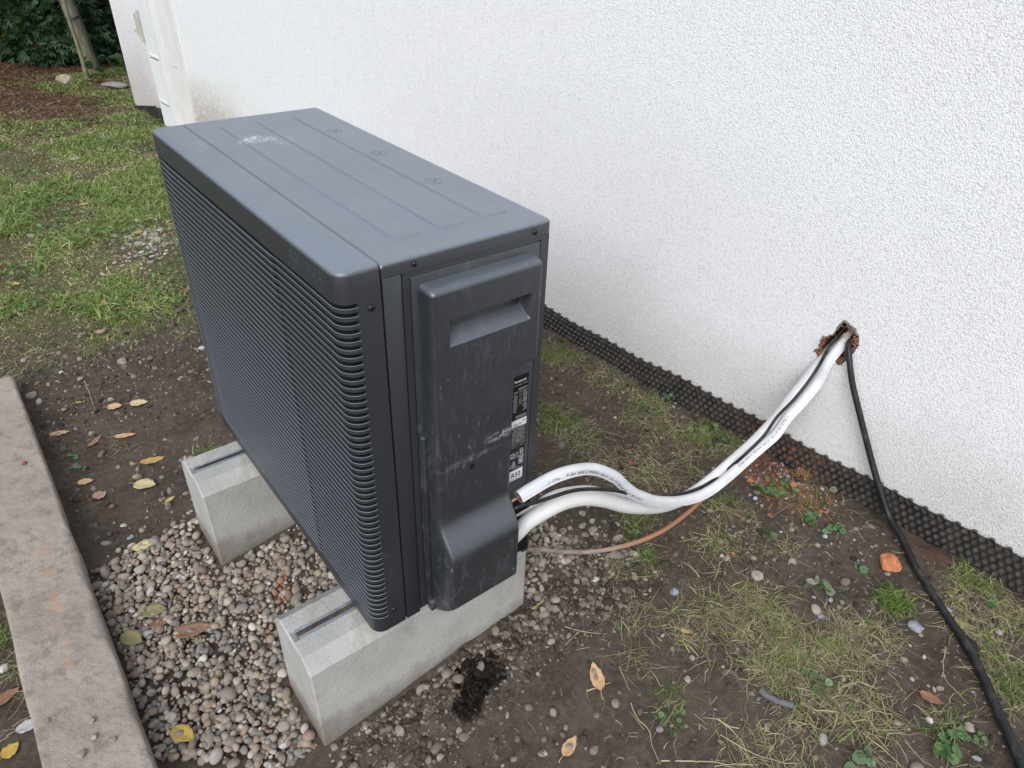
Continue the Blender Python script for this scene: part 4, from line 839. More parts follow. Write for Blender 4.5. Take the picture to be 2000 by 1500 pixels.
ce=[e+T*.02,e-T*.004,e-T*.018,np.array([.306,-.030,.200]),np.array([.28,-.028,.185])]; Vc_,Fc_,_=tube(spline(ce,.003),.0034,14); kid('copper_pipe',Vc_,Fc_,M_CU,ip)
def wrap(txt,size,s_start,ang,R,C,T,N,U,S_,spacing=1.):
    V,F=text_mesh(txt,size,res=1,spacing=spacing,offset=0); Q=np.zeros_like(V)
    for k,v in enumerate(V):
        s_=min(max(s_start+v[0],0),S_[-1]-.001); i=np.searchsorted(S_,s_)-1; i=max(0,min(i,len(C)-2)); f_=(s_-S_[i])/(S_[i+1]-S_[i]); c_=C[i]*(1-f_)+C[i+1]*f_; nn=N[i]*(1-f_)+N[i+1]*f_; uu=U[i]*(1-f_)+U[i+1]*f_
        a=ang+(v[1]-size*.35)/R; Q[k]=c_+(R*1.034+.0005)*(math.cos(a)*nn+math.sin(a)*uu)
    return Q,F
PR=[]
for txt,s0_,sz_ in (('-1-09m',.062,.0105),('PURA MIEDZ MIEKKA CALCO  3/8 x 0.8  ALNOK  B-s1.d0  EN 12735-1',.112,.0098),('PURA MIEDZ MIEKKA CALCO  3/8 x 0.8  EN 12735-1',.86,.0085)):
    PR.append(wrap(txt,sz_,s0_,-.52 if s0_<.8 else .1,R1,C1,T1,N1,UPV,s1,1.1))
VV=[];FF=[];b0=0
for V,F in PR: VV.append(V); FF+=[[b0+i for i in q] for q in F]; b0+=len(V)
o=kid('printed_lettering',np.vstack(VV),FF,M_INK,ip,smooth=False)
# thick corrugated sleeve
C2=smooth_path(spline(path([(1014,1036),(1030,1020),(1060,1001),(1100,981),(1140,973),(1180,977),(1220,988),(1260,991),(1300,987),(1340,971),(1380,944),(1449,885),(1486,850),(1518,815),(1545,780),(1573,745),(1601,710),(1630,676)],lambda q:.008+.022*min(1,max(0,(q-.35)/.25)),[(.27,-.025,.085)],[wpt(-.097,.28,-.07)]),.0012),25)
s2_=np.concatenate([[0],np.cumsum(np.linalg.norm(np.diff(C2,axis=0),axis=1))]); fade=np.clip(1.25-s2_/.42,.25,1); R2=.0172+.0006*fade*np.sin(s2_*2*np.pi/.0044)-.001*np.clip((s2_-.5)/.3,0,1)
V,F,uv=tube(C2,R2,26); o=mesh('corrugated_pipe',V,F,M_SLV,None,uv=uv,sharp=0); tag(o,'thick white corrugated sleeve pipe bending from under the service cover up to the wall hole','pipe')
# thinner white pipe half hidden behind
C3=smooth_path(spline(path([(1042,990),(1070,971),(1100,960),(1140,955),(1170,958),(1210,968),(1260,984),(1320,975),(1380,940),(1440,893),(1520,812)],.040,[(.32,.01,.14)],None),.004),8)
V,F,uv=tube(C3,.0085,18); o=mesh('thin_white_pipe',V,F,M_SLV,None,uv=uv); tag(o,'thin white pipe mostly hidden behind the black cable and the thick sleeve','pipe')
# black control cable
C4=smooth_path(spline(path([(1012,989),(1040,983),(1080,970),(1120,958),(1160,955),(1200,958),(1220,962),(1255,970),(1290,973),(1320,967),(1350,959),(1380,946),(1420,918),(1457,886),(1493,850),(1517,815),(1551,780),(1579,745),(1602,710),(1622,674)],lambda q:-.012+(.030 if .3<q<.66 else .004 if q>=.66 else 0)*min(1,abs(q-.3)*6),[(.28,-.03,.19)],[wpt(-.09,.285,-.07)]),.004),8)
V,F,uv=tube(C4,.0044,14); o=mesh('black_cable',V,F,M_CAB,None,uv=uv); tag(o,'black cable running between the white pipes from the unit to the wall hole','cable')
# grey and rust coloured conduit, clay stuck to it
t=NT('dirty_conduit',.7,.3,0,(.2,.17,.15)); sz=t.n('ShaderNodeSeparateXYZ'); t.l(t.tc(),sz.inputs[0]); k=t.math('ADD',sz.outputs[0],t.math('MULTIPLY',t.noise(16,5,.7),.5)); n_=t.noise(60,5,.7,t.mapping(t.tc(),scale=(.4,1.5,1.5)))
c=t.mix(t.ramp(n_,[(.35,0.),(.65,1.)]),(.16,.135,.125),(.34,.28,.24)); c=t.mix(t.math('MULTIPLY',t.math('MULTIPLY',t.ramp(k,[(.86,0.),(1.02,1.)]),t.ramp(k,[(1.08,1.),(1.16,0.)])),.85),c,t.mix(t.ramp(n_,[(.4,0.),(.7,1.)]),(.42,.17,.075),(.30,.16,.10))); t.col(c); t.bump(n_,.4,.002)
g0=onz(1036,1074,-.150); g1=onz(1090,1077,-.172); g2=onz(1160,1077,-.168); g3=onz(1230,1063,-.155)
C5=smooth_path(spline([np.array([.33,.18,-.155]),g0,g1,g2,g3]+list(path([(1290,1039),(1340,1004),(1384,962),(1450,887),(1482,851),(1509,815),(1539,780),(1568,744),(1597,706),(1622,672)],lambda q:.01+.048*min(1,q/.45),None,[wpt(-.085,.28,-.07)])),.004),10)
V,F,uv=tube(C5,.0062,14); o=mesh('clay_stained_conduit',V,F,t.m,None,uv=uv); tag(o,'thin grey conduit stained with orange clay, sagging low from the unit to the wall hole','conduit')
# black cable hanging from the hole and running over the ground
def onwall(u,v,off): s_,z_=onw(u,v,off); return np.array(wpt(s_,z_,off))
wc=[wpt(-.118,.275,-.05),onwall(1657,672,.004),onwall(1659,700,.022),onwall(1664,745,.030),onwall(1677,800,.032),onwall(1692,860,.030),onwall(1708,920,.031),onwall(1724,972,.036),onwall(1738,1012,.045)]
gc=[]
for u,v in ((1757,1058),(1782,1112),(1812,1160),(1845,1212),(1880,1262),(1905,1310),(1935,1378),(1960,1435),(1985,1495),(2010,1550)):
    q=gp(u,v); gc.append(np.array([q[0],q[1],q[2]+.016]))
C6=smooth_path(spline(wc+gc,.006),8)
V,F,uv=tube(C6,np.linspace(.0076,.0108,len(C6)),16); o=mesh('power_cable',V,F,M_CAB,None,uv=uv); tag(o,'thick black cable hanging from the wall hole and trailing over the ground','cable')
# ================================================================ SMALL THINGS ON THE GROUND
def leafmat(name,a,b_,spot=(.12,.07,.03)):
    t=NT(name,.6,.35,0,a); n_=t.noise(55,4,.65); c=t.mix(t.ramp(n_,[(.38,0.),(.62,1.)]),a,b_); c=t.mix(t.math('MULTIPLY',t.ramp(t.noise(150,4,.7),[(.60,0.),(.68,1.)]),.8),c,spot); t.col(c); t.bump(n_,.3,.002); return t.m
LM=dict(tan=leafmat('leaf_tan',(.50,.31,.16),(.62,.42,.22)),cream=leafmat('leaf_cream',(.52,.46,.24),(.58,.46,.26)),yellow=leafmat('leaf_yellow',(.50,.38,.10),(.48,.41,.15)),pale=leafmat('leaf_pale_yellow',(.55,.52,.20),(.60,.50,.22)),
 brown=leafmat('leaf_brown',(.20,.12,.08),(.32,.19,.12)),olive=leafmat('leaf_olive',(.24,.20,.09),(.30,.27,.12)),orange=leafmat('leaf_orange',(.44,.24,.08),(.52,.38,.13)),rust=leafmat('leaf_rust',(.24,.11,.07),(.30,.15,.09)),pink=leafmat('leaf_pinkbrown',(.34,.22,.17),(.42,.29,.22)),gold=leafmat('leaf_gold',(.52,.35,.06),(.44,.32,.08),(.10,.06,.02)),
 silver=leafmat('leaf_silver',(.42,.43,.44),(.50,.50,.51)),green=leafmat('leaf_green',(.09,.16,.07),(.14,.22,.09)))
def leaf(u,v,L,Wd,ang,mat,label,curl=.25,lift=.006,tilt=(.1,.1)):
    L*=1.15; Wd*=1.15
    n=13; V=[];F=[]
    for i in range(n):
        q=i/(n-1); wv_=Wd*.5*(math.sin(math.pi*min(1,q**.85))**.8)*(1-.18*q)+.0001
        for k in range(-3,4):
            yy=k/3*wv_*(1+.06*math.sin(i*2.1+k)); zz=.14*abs(yy)+curl*L*((q-.5)**2)*.8+.0012*math.sin(i*1.7+k*2.)-.0+curl*.5*(abs(k)/3)**2*Wd*.25*math.sin(q*3.1)
            V.append(((q-.5)*L,yy,zz))
    for i in range(n-1):
        for k in range(6): a=i*7+k; F.append([a,a+7,a+8,a+1])
    b=len(V)
    for i in range(4):
        q=-.5-.28*i/3; 
        for s_ in (-1,1): V.append((q*L,s_*.0007+.004*math.sin(i*1.0)*L*8,curl*L*.2+.0008-.001*i))
    for i in range(3): F.append([b+2*i,b+2*i+1,b+2*i+3,b+2*i+2])
    p=gp(u,v); ob=mesh('fallen_leaf',V,F,LM[mat],None,sharp=0); zo=lift
    if (-.61<p[0]<-.43) and p[1]<1.86: p=onz(u,v,-.205); zo=.002
    ob.location=(p[0],p[1],p[2]+zo); ob.rotation_euler=(tilt[0],tilt[1],math.radians(ang)); md=ob.modifiers.new('thickness','SOLIDIFY'); md.thickness=.0004
    tag(ob,label,'leaf','fallen autumn leaves'); return ob
# angle: 0 = +x (towards the wall), 90 = +y (away along the unit)
LV=[(117,848,.055,.026,-25,'tan','tan leaf lying close beside the kerb, folded along its rib'),(225,796,.045,.034,-30,'tan','small blunt tan leaf on bare soil, left of a pair'),(272,789,.055,.036,-28,'cream','cream tan leaf with a stem on bare soil, right of a pair'),
(158,787,.028,.012,-10,'yellow','tiny narrow yellow leaf on soil beyond the kerb'),(245,853,.060,.026,-22,'tan','slim tan leaf with dark spots in the middle of the bare soil'),(186,864,.050,.024,35,'brown','crumpled brown leaf standing out on the dark soil'),
(300,901,.070,.030,-8,'orange','orange and yellow long leaf in front of the far concrete block'),(284,949,.062,.050,-45,'cream','large cream leaf with ragged edge left of the far block'),(196,970,.036,.036,20,'pink','round pinkish brown leaf on soil near the kerb'),(168,943,.040,.026,-20,'tan','pale torn leaf half covered with soil near the kerb'),
(333,977,.028,.013,10,'yellow','small yellow curled leaf at the foot of the far block'),(285,1075,.055,.028,-8,'pale','pale yellow leaf at the edge of the pebble bed'),
(305,1203,.052,.044,-30,'olive','olive green brown leaf on pebbles, uppermost of the cluster'),(306,1229,.050,.026,-28,'brown','dull brown leaf on pebbles just below the olive one'),(380,1241,.082,.044,-18,'brown','largest brown leaf on the pebbles beside a yellow tip'),(262,1257,.055,.038,-60,'olive','greenish olive leaf on pebbles next to the kerb'),
(362,1444,.055,.036,-62,'gold','bright golden spotted leaf at the near end of the pebble bed'),(10,1366,.06,.035,10,'rust','dark rust leaf in the shaded strip left of the kerb'),(22,1468,.035,.03,30,'gold','muted yellow leaf in the dark gap left of the kerb bottom'),(60,1418,.05,.03,0,'silver','silvery leaf leaning against the left side of the kerb'),
(1165,1324,.062,.030,62,'tan','upright lying tan leaf on dark soil in front of the near block'),(1112,1460,.048,.024,18,'tan','tan leaf on dark soil near the bottom edge of the view'),(1817,1366,.045,.026,-70,'rust','rust brown leaf on soil left of the trailing black cable'),(1340,1235,.026,.012,-50,'tan','small beige seed leaf among roots on the trampled soil'),
(1875,1222,.060,.024,-60,'olive','long olive yellow leaf under the trailing black cable'),(203,592,.045,.022,60,'yellow','yellow leaf in the grass left of the grille'),(30,556,.045,.026,-40,'yellow','yellow leaf in the grass at the left frame edge'),(272,455,.045,.036,60,'orange','pale orange leaf at the rubble patch in the lawn'),
(366,567,.036,.028,70,'rust','reddish brown leaf in the lawn close to the grille'),(197,650,.035,.030,0,'pink','small brown leaf at the lower edge of the lawn'),(205,475,.040,.026,20,'brown','brown curled leaf in the middle of the lawn'),(165,400,.045,.02,0,'tan','light tan leaf flat in the lawn beyond the rubble')]
for a in LV: leaf(*a,lift=.019 if inpoly(np.array([gp(a[0],a[1])[0]]),np.array([gp(a[0],a[1])[1]]),GRAVEL)[0] else .004,tilt=(random.uniform(-.12,.12),random.uniform(-.1,.1)))
# leaf under the cable etc. done; single stones, brick bits
def lump(name,u,v,size,mat,label,cat,seed,jag=.35,sub=3,flat=.7,rz=0,group=None,sink=.3,aspect=(1,1),planes=7):
    r_=np.random.default_rng(seed); bv,bf=ico(sub); q=bv.copy()
    for _ in range(planes):
        d_=r_.normal(size=3); d_/=np.linalg.norm(d_); h=r_.uniform(.50,.78); pr=q@d_; q=q-np.clip(pr-h,0,None)[:,None]*d_
    q=q*(1+jag*.12*(fbm(bv[:,0]*6+seed,bv[:,1]*6+bv[:,2]*3,3,seed)-.5))[:,None]; q=q*size*np.array([aspect[0],aspect[1],flat]); p=gp(u,v)
    if (-.61<p[0]<-.43) and p[1]<1.86: p=onz(u,v,-.206)
    ob=mesh(name,q,bf,mat,None,sharp=38); ob.location=(p[0],p[1],p[2]+size*flat*(1-sink)-.001); ob.rotation_euler=(0,0,rz); tag(ob,label,cat,group); return ob
M_BRK=simple('orange_brick',(.47,.19,.09),1,.0,var=.3,scale=70,bump=.8,bscale=140); M_BRK2=simple('dark_red_brick',(.28,.11,.06),.95,.15,var=.4,scale=70,bump=.8,bscale=140)
M_ST=simple('field_stone',(.26,.235,.21),.9,.2,var=.3,scale=60,bump=.5,bscale=180); M_ST2=simple('pale_stone',(.32,.29,.245),.9,.2,var=.25,scale=60,bump=.5,bscale=180); M_PLS=simple('grey_plaster_bit',(.26,.27,.30),.95,.15,var=.25,scale=90,bump=.8,bscale=250); M_MORT=simple('white_plaster_bit',(.48,.47,.45),.95,.15,var=.2,scale=90,bump=.6,bscale=250)
lump('brick_piece',1733,1112,.030,M_BRK,'large bright orange brick chunk on soil beside the trailing black cable','brick piece',21,.6,4,.85,.7,sink=.1,aspect=(1.,1.1),planes=12)
for i,(u,v,s_,m_,lab) in enumerate(((1466,941,.0125,M_BRK,'small orange brick piece below the pipe bundle'),(1548,951,.0125,M_BRK,'orange brick piece beside the red brick dust near the membrane'),(1504,1007,.009,M_BRK2,'dark red brick crumb among weeds under the brick dust'),(1432,1082,.006,M_BRK,'tiny orange brick crumb alone on bare soil'),(1235,907,.011,M_BRK2,'rusty flat shard lying behind the looped white pipe'))):
    lump('brick_piece',u,v,s_,m_,lab,'brick piece',40+i,.6,3,.7,i*.9,'small brick pieces')
for i,(u,v,s_,m_,lab,fl) in enumerate(((1202,1087,.0165,M_ST,'dark oval stone just under the sagging conduit',.6),(1233,1083,.0105,M_ST,'round stone next to the dark oval stone under the conduit',.75),(1098,1055,.008,M_ST2,'small pale oval stone inside the pipe loop',.7),(1137,1030,.011,M_ST,'grey round stone inside the pipe loop',.7),(1155,1043,.0095,M_ST2,'pale grey stone right of the round one inside the pipe loop',.7),(1138,1004,.0125,M_ST,'dark brown round stone below the thick white sleeve',.6),(1157,1020,.009,M_ST2,'pinkish pebble below the thick white sleeve',.8),
 (1163,1135,.010,M_MORT,'whitish egg shaped pebble on soil right of the near block',.7),(1085,1050,.012,M_ST2,'angular pale stone at the edge of the pebbles behind the block',.7),(1316,1158,.012,M_PLS,'fluffy grey plaster lump on bare soil',.8),(1478,1127,.016,M_ST2,'square beige stone in the straw',.6),(1548,1099,.012,M_ST2,'tan angular stone in the grass above the straw',.6),(1585,1140,.014,M_ST2,'long grey stone in the straw',.5),(1787,1226,.018,M_PLS,'grey plaster slab beside the green tuft',.4),(1848,1192,.012,M_PLS,'grey plaster crumb against the trailing cable',.6),(1620,1173,.008,M_PLS,'small blue grey crumb in the straw',.7),(1603,1205,.009,M_PLS,'second blue grey crumb lower in the straw',.6),(1949,1236,.009,M_ST,'brown pebble in dry grass right of the cable',.7),
 (1890,1266,.020,simple('black_clod',(.02,.02,.022),.8,.3,bump=.6),'black lump lying beside the trailing cable',.7),(1341,1328,.009,M_ST2,'small beige pebble on trampled soil',.7),(1288,1427,.008,M_ST,'brown pebble near the bottom centre on bare soil',.7),(1893,1420,.014,M_ST2,'grey oblong stone near the lower right corner',.4),(1815,1408,.008,M_MORT,'white crumb near the lower right corner',.8),(1906,1482,.009,M_PLS,'pale blue crumb at the lower right corner',.7),(1060,1471,.010,M_MORT,'white plaster splat on dark soil at the bottom',.4),
 (62,775,.020,M_ST,'muddy stone at the far end of the kerb',.6),(255,1051,.010,M_PLS,'grey triangular stone shard near the pebble bed',.5),(183,1440,.007,M_ST2,'left of three small pebbles lying on the kerb',.6),(179,1408,.008,M_ST2,'topmost of three small pebbles lying on the kerb',.6),(222,1444,.007,M_ST,'right of three small pebbles lying on the kerb',.6),(158,1475,.010,M_ST2,'round pebble lying on the kerb at the bottom',.6),(88,1410,.008,M_ST2,'small stone at the left rim of the kerb',.5),(48,905,.008,M_BRK2,'small reddish stone chip lying on the kerb',.4),(10,1308,.013,M_MORT,'white stone in the dark strip left of the kerb',.6),
 (270,433,.018,M_ST2,'grey stone at the upper rim of the rubble patch',.6),(150,312,.035,M_ST2,'flat pale stone in the middle of the lawn',.3),(60,462,.022,M_ST,'brown stone at the left of the lawn',.4),(70,530,.018,M_PLS,'grey shard in the lawn at left',.4),(394,682,.012,M_MORT,'whitish pebble right beside the grille foot on soil',.6),(240,708,.02,M_ST,'earthy clod stone on bare soil below the lawn',.5),(158,742,.014,M_ST,'earthy round stone on bare soil near the kerb end',.6),(600,1020,.009,M_BRK2,'reddish pebble under the unit on the gravel',.7))):
    lump('stone',u,v,s_,m_,lab,'stone',100+i,.4,3,fl,i*.7,'single stones lying about')
lump('boulder',130,166,.075,simple('mossy_boulder',(.33,.31,.20),.95,.1,var=.35,scale=18,bump=.6,bscale=40),'pale mossy boulder at the border below the conifers, left of the stake','boulder',7,.8,4,.75,.3,sink=.45)
lump('boulder',225,172,.09,simple('grey_boulder',(.26,.24,.22),.95,.1,var=.3,scale=14,bump=.6,bscale=40),'low grey boulder between the wall corner and the tree trunk','boulder',8,.8,4,.35,-.5,sink=.35,aspect=(1.3,.8))
# cut piece of grey cable and black twig
q=[gp(u,v)+np.array([0,0,.008]) for u,v in ((1484,1353),(1497,1364),(1515,1373),(1532,1378),(1546,1382))]; V,F,uv=tube(spline(q,.003),.0075,12); o=mesh('cable_offcut',V,F,simple('grey_cable_sheath',(.12,.125,.13),.6,.3,var=.3,scale=60,bump=.3,bscale=150),None); tag(o,'short grey offcut of cable lying on soil below the straw mat','cable offcut')
q=[gp(u,v)+np.array([0,0,.004]) for u,v in ((984,1232),(996,1243),(1008,1253),(1020,1264))]; V,F,uv=tube(spline(q,.003),.0026,8); o=mesh('twig',V,F,M_CAB,None); tag(o,'short black twig lying beside the near block','twig','twigs on the soil')
M_STK=simple('pale_stalk',(.42,.35,.22),.8,.2,var=.2); M_YST=simple('yellow_green_stalk',(.45,.45,.10),.7,.3,var=.15)
for pts,r_,m_,lab in ((((1030,1197),(1045,1187),(1061,1175)),.0018,M_YST,'yellow green stalk beside the corner of the near block'),(((1145,1352),(1170,1343),(1191,1335)),.0022,M_STK,'straight pale stick below the tan leaf'),(((1102,1226),(1140,1236),(1186,1241)),.0016,M_STK,'long pale stalk on dark soil right of the near block'),(((1208,1304),(1218,1325),(1229,1350)),.0014,M_STK,'thin upright stalk right of the tan leaf'),(((1231,1375),(1242,1402),(1266,1428),(1275,1460),(1288,1492)),.0016,M_STK,'forked root thread near the bottom centre'),
 (((1400,1405),(1440,1440),(1462,1482),(1470,1500)),.0018,M_STK,'curved pale stem at the bottom between soil and straw'),(((1405,1437),(1480,1478),(1560,1495)),.0016,M_STK,'long straight straw at the bottom edge'),(((1290,1488),(1380,1490),(1470,1497)),.002,M_STK,'dry reed lying along the bottom edge'),(((165,745),(178,778),(185,800),(181,815)),.0016,M_STK,'thin winding root on the bare soil left of the leaves'),(((455,1345),(452,1390),(460,1430),(458,1485)),.0018,M_STK,'dried stem winding over the pebbles near the bottom'),(((300,610),(310,622),(325,600)),.0022,M_STK,'white forked twig at the lawn edge near the grille'),(((1690,1440),(1730,1470),(1760,1500)),.0018,M_STK,'pale stem at the bottom right of the straw mat'),
 (((1500,1470),(1515,1450),(1512,1440),(1550,1400)),.0012,M_STK,'branching root thread above the bottom edge'),(((1845,1265),(1842,1320),(1870,1355),(1890,1378)),.0014,M_STK,'bent pale stem left of the trailing cable')):
    q=[gp(u,v)+np.array([0,0,.0035]) for u,v in pts]; sp_=smooth_path(spline(q,.004),4); sp_[:,:2]+=.0035*np.stack([fbm(np.arange(len(sp_))*.12,sp_[:,0]*0+u,3,61)-.5,fbm(np.arange(len(sp_))*.12,sp_[:,0]*0+v,3,62)-.5],1)*2; V,F,uv=tube(sp_,np.linspace(r_*.8,r_*.35,len(sp_)),7); o=mesh('stalk' ,V,F,m_,None); tag(o,lab,'stalk','stalks and roots on the soil')
# rubble lath scrap of fibre mesh on the brick dust
mb=MB(); q0=onz(1567,928,-.185)
for k in range(6):
    for ax in (0,1):
        a=np.array([k*.006-.015,-.022+rr_.uniform(-.006,.004)]) if ax==0 else np.array([-.022+rr_.uniform(-.006,.004),k*.006-.015]); b_=a+(np.array([0,.044]) if ax==0 else np.array([.044,0]))+np.array([rr_.uniform(-.003,.003)]*2); d_=b_-a; n_=np.array([-d_[1],d_[0]])/np.linalg.norm(d_)*.0007
        zz=.004+rr_.uniform(0,.004); mb.add([(a[0]-n_[0],a[1]-n_[1],zz),(b_[0]-n_[0],b_[1]-n_[1],zz+.004),(b_[0]+n_[0],b_[1]+n_[1],zz+.004),(a[0]+n_[0],a[1]+n_[1],zz)],[(0,1,2,3)])
o=mesh('fibre_mesh_scrap',mb.V,mb.F,M_MESHF,None,smooth=False); o.location=(q0[0],q0[1],float(zg(q0[0],q0[1]))+.006); o.rotation_euler=(0,0,.4); tag(o,'scrap of orange fibre mesh lying on the brick dust by the membrane','mesh scrap')
x=rng.normal(q0[0]-.03,.06,330); y=rng.normal(q0[1]+.03,.075,330); m=(x<1.37)&(y>-.4); x=x[m];y=y[m]; n=len(x); s=np.clip(rng.gamma(2,.0014,n),.001,.008); cc_=pick(n,np.array([(.42,.14,.06),(.45,.18,.09),(.26,.27,.30),(.36,.37,.41),(.22,.09,.05),(.12,.09,.075)])); V,F,c=stones(np.stack([x,y,zg(x,y)+s*.3],-1),s,.7,cc_,sub=1,jag=.4); o=mesh('brick_rubble',V,F,M_CRUMB,None,colors=c,smooth=False); tag(o,'crumbs of red brick and grey plaster under the wall hole','rubble',kind='stuff')
# weeds
def weed(u,v,n,spread,size,cols,label,height=.03,kind=0):
    p=gp(u,v); x=rng.normal(0,spread,n); y=rng.normal(0,spread,n); z=rng.uniform(.3,1,n)*height
    VV=[];FF=[];CV=[];b=0; cols=np.array(cols)
    if kind==0: V,F,c=roundleaves(x,y,z,rng.uniform(.7,1.2,n)*size,cols[rng.integers(0,len(cols),n)]*rng.uniform(.75,1.2,(n,1)),.45)
    else:       # lobed leaves: fans of narrow lobes
        V=[];F=[];c=[]
        for k in range(n):
            a0=rng.uniform(0,6.28); tl=rng.normal(0,.35)
            for l in range(5):
                a=a0+(l-2)*.62; L=size*(1.5-.22*abs(l-2)); w_=size*.32; dx,dy=math.cos(a),math.sin(a); cc2=cols[rng.integers(0,len(cols))]*rng.uniform(.75,1.2); bb=len(V)
                for (q,ww,zz) in ((0,.1,0),(.45,1,.12),(.8,.9,.10),(1,.15,-.02)):
                    for s_ in (-1,1): V.append((x[k]+dx*L*q-dy*w_*ww*s_,y[k]+dy*L*q+dx*w_*ww*s_,z[k]+L*zz+tl*L*q*.5)); c.append(cc2)
                for i in range(3): F.append([bb+2*i,bb+2*i+1,bb+2*i+3,bb+2*i+2])
        V=np.array(V);F=np.array(F);c=np.array(c)
    V=V*np.array([.88,.88,.85]); root=thing('weed',label,'weed',tuple(p),0,'weeds growing in the soil'); mesh('foliage',V,F,M_GRASS,root,colors=c,smooth=False)
    SV=[];SF=[];b=0
    for k in range(min(n,14)):
        Vt,Ft,_=tube(np.array([[0+rng.normal(0,.004),rng.normal(0,.004),-.004],[x[k]*.5,y[k]*.5,z[k]*.7],[x[k],y[k],z[k]]]),.0008,5,False); SV.append(Vt); SF.append(Ft+b); b+=len(Vt)
    SV=np.vstack(SV); mesh('stems',SV,np.vstack(SF),M_GRASS,root,colors=np.tile([[.12,.16,.05]],(len(SV),1)),smooth=False)
GA=[(.09,.18,.07),(.12,.22,.09),(.15,.25,.10)]; GB=[(.16,.22,.12),(.20,.26,.15),(.12,.18,.09)]
for a in ((1310,775,17,.032,.013,GA,'leafy green weed growing against the black membrane, left of the pipes',.04,1),(1265,800,9,.02,.010,GA,'smaller green weed left of the leafy one by the membrane',.03,1),(1405,845,12,.022,.011,GB,'grey green weed just left of the pipe bundle',.03,0),(1620,915,9,.026,.012,GB,'round leaved weed in front of the membrane right of the pipes',.045,0),(1640,955,7,.018,.011,GB,'pale round leaved weed below the membrane',.03,0),(1500,965,18,.028,.012,GA,'dark green weed beside the small brick pieces',.03,1),(1580,1018,12,.022,.010,GA,'creeping weed on the gritty soil',.015,0),(1635,1030,12,.022,.010,GA,'second creeping weed right of the first on the gritty soil',.015,0),(1500,1052,7,.016,.012,GB,'weed with a withered brown leaf in the middle ground',.02,0),(1610,1150,9,.022,.014,GB,'crumpled grey green weed in the straw',.025,0),
 (1600,1345,14,.024,.010,GB,'weed with small round leaves at the bottom of the straw mat',.02,0),(1850,1445,10,.020,.011,GA,'weed cluster near the bottom right',.02,1),(1895,1440,9,.018,.009,GA,'small lobed weed near the lower right corner',.02,1),(1860,1480,9,.018,.013,GA,'broad leaved weed at the bottom right edge',.02,0),(1690,1480,8,.022,.014,GB,'wilted grey green weed at the bottom edge',.015,0),(1215,1235,4,.012,.009,GB,'two leaved seedling on the trampled soil',.012,0),(1310,1410,12,.018,.007,GA,'tiny weed clump at the bottom centre',.012,0),(1945,1185,4,.01,.010,GA,'single broad leaf weed on the grit right of the cable',.012,0),(1230,1050,12,.03,.009,GA,'low clover like weed inside the conduit bend',.02,0),(1680,1110,4,.012,.012,GA,'flat leaf weed left of the orange brick',.01,0),(148,893,4,.008,.010,GA,'bright little seedling on the bare soil near the kerb',.015,1),(120,877,2,.006,.012,GB,'dark flat leaf seedling beside the kerb',.008,0),(155,915,6,.014,.008,GA,'sprawling seedling left of the leaves on bare soil',.012,1)):
    weed(*a)
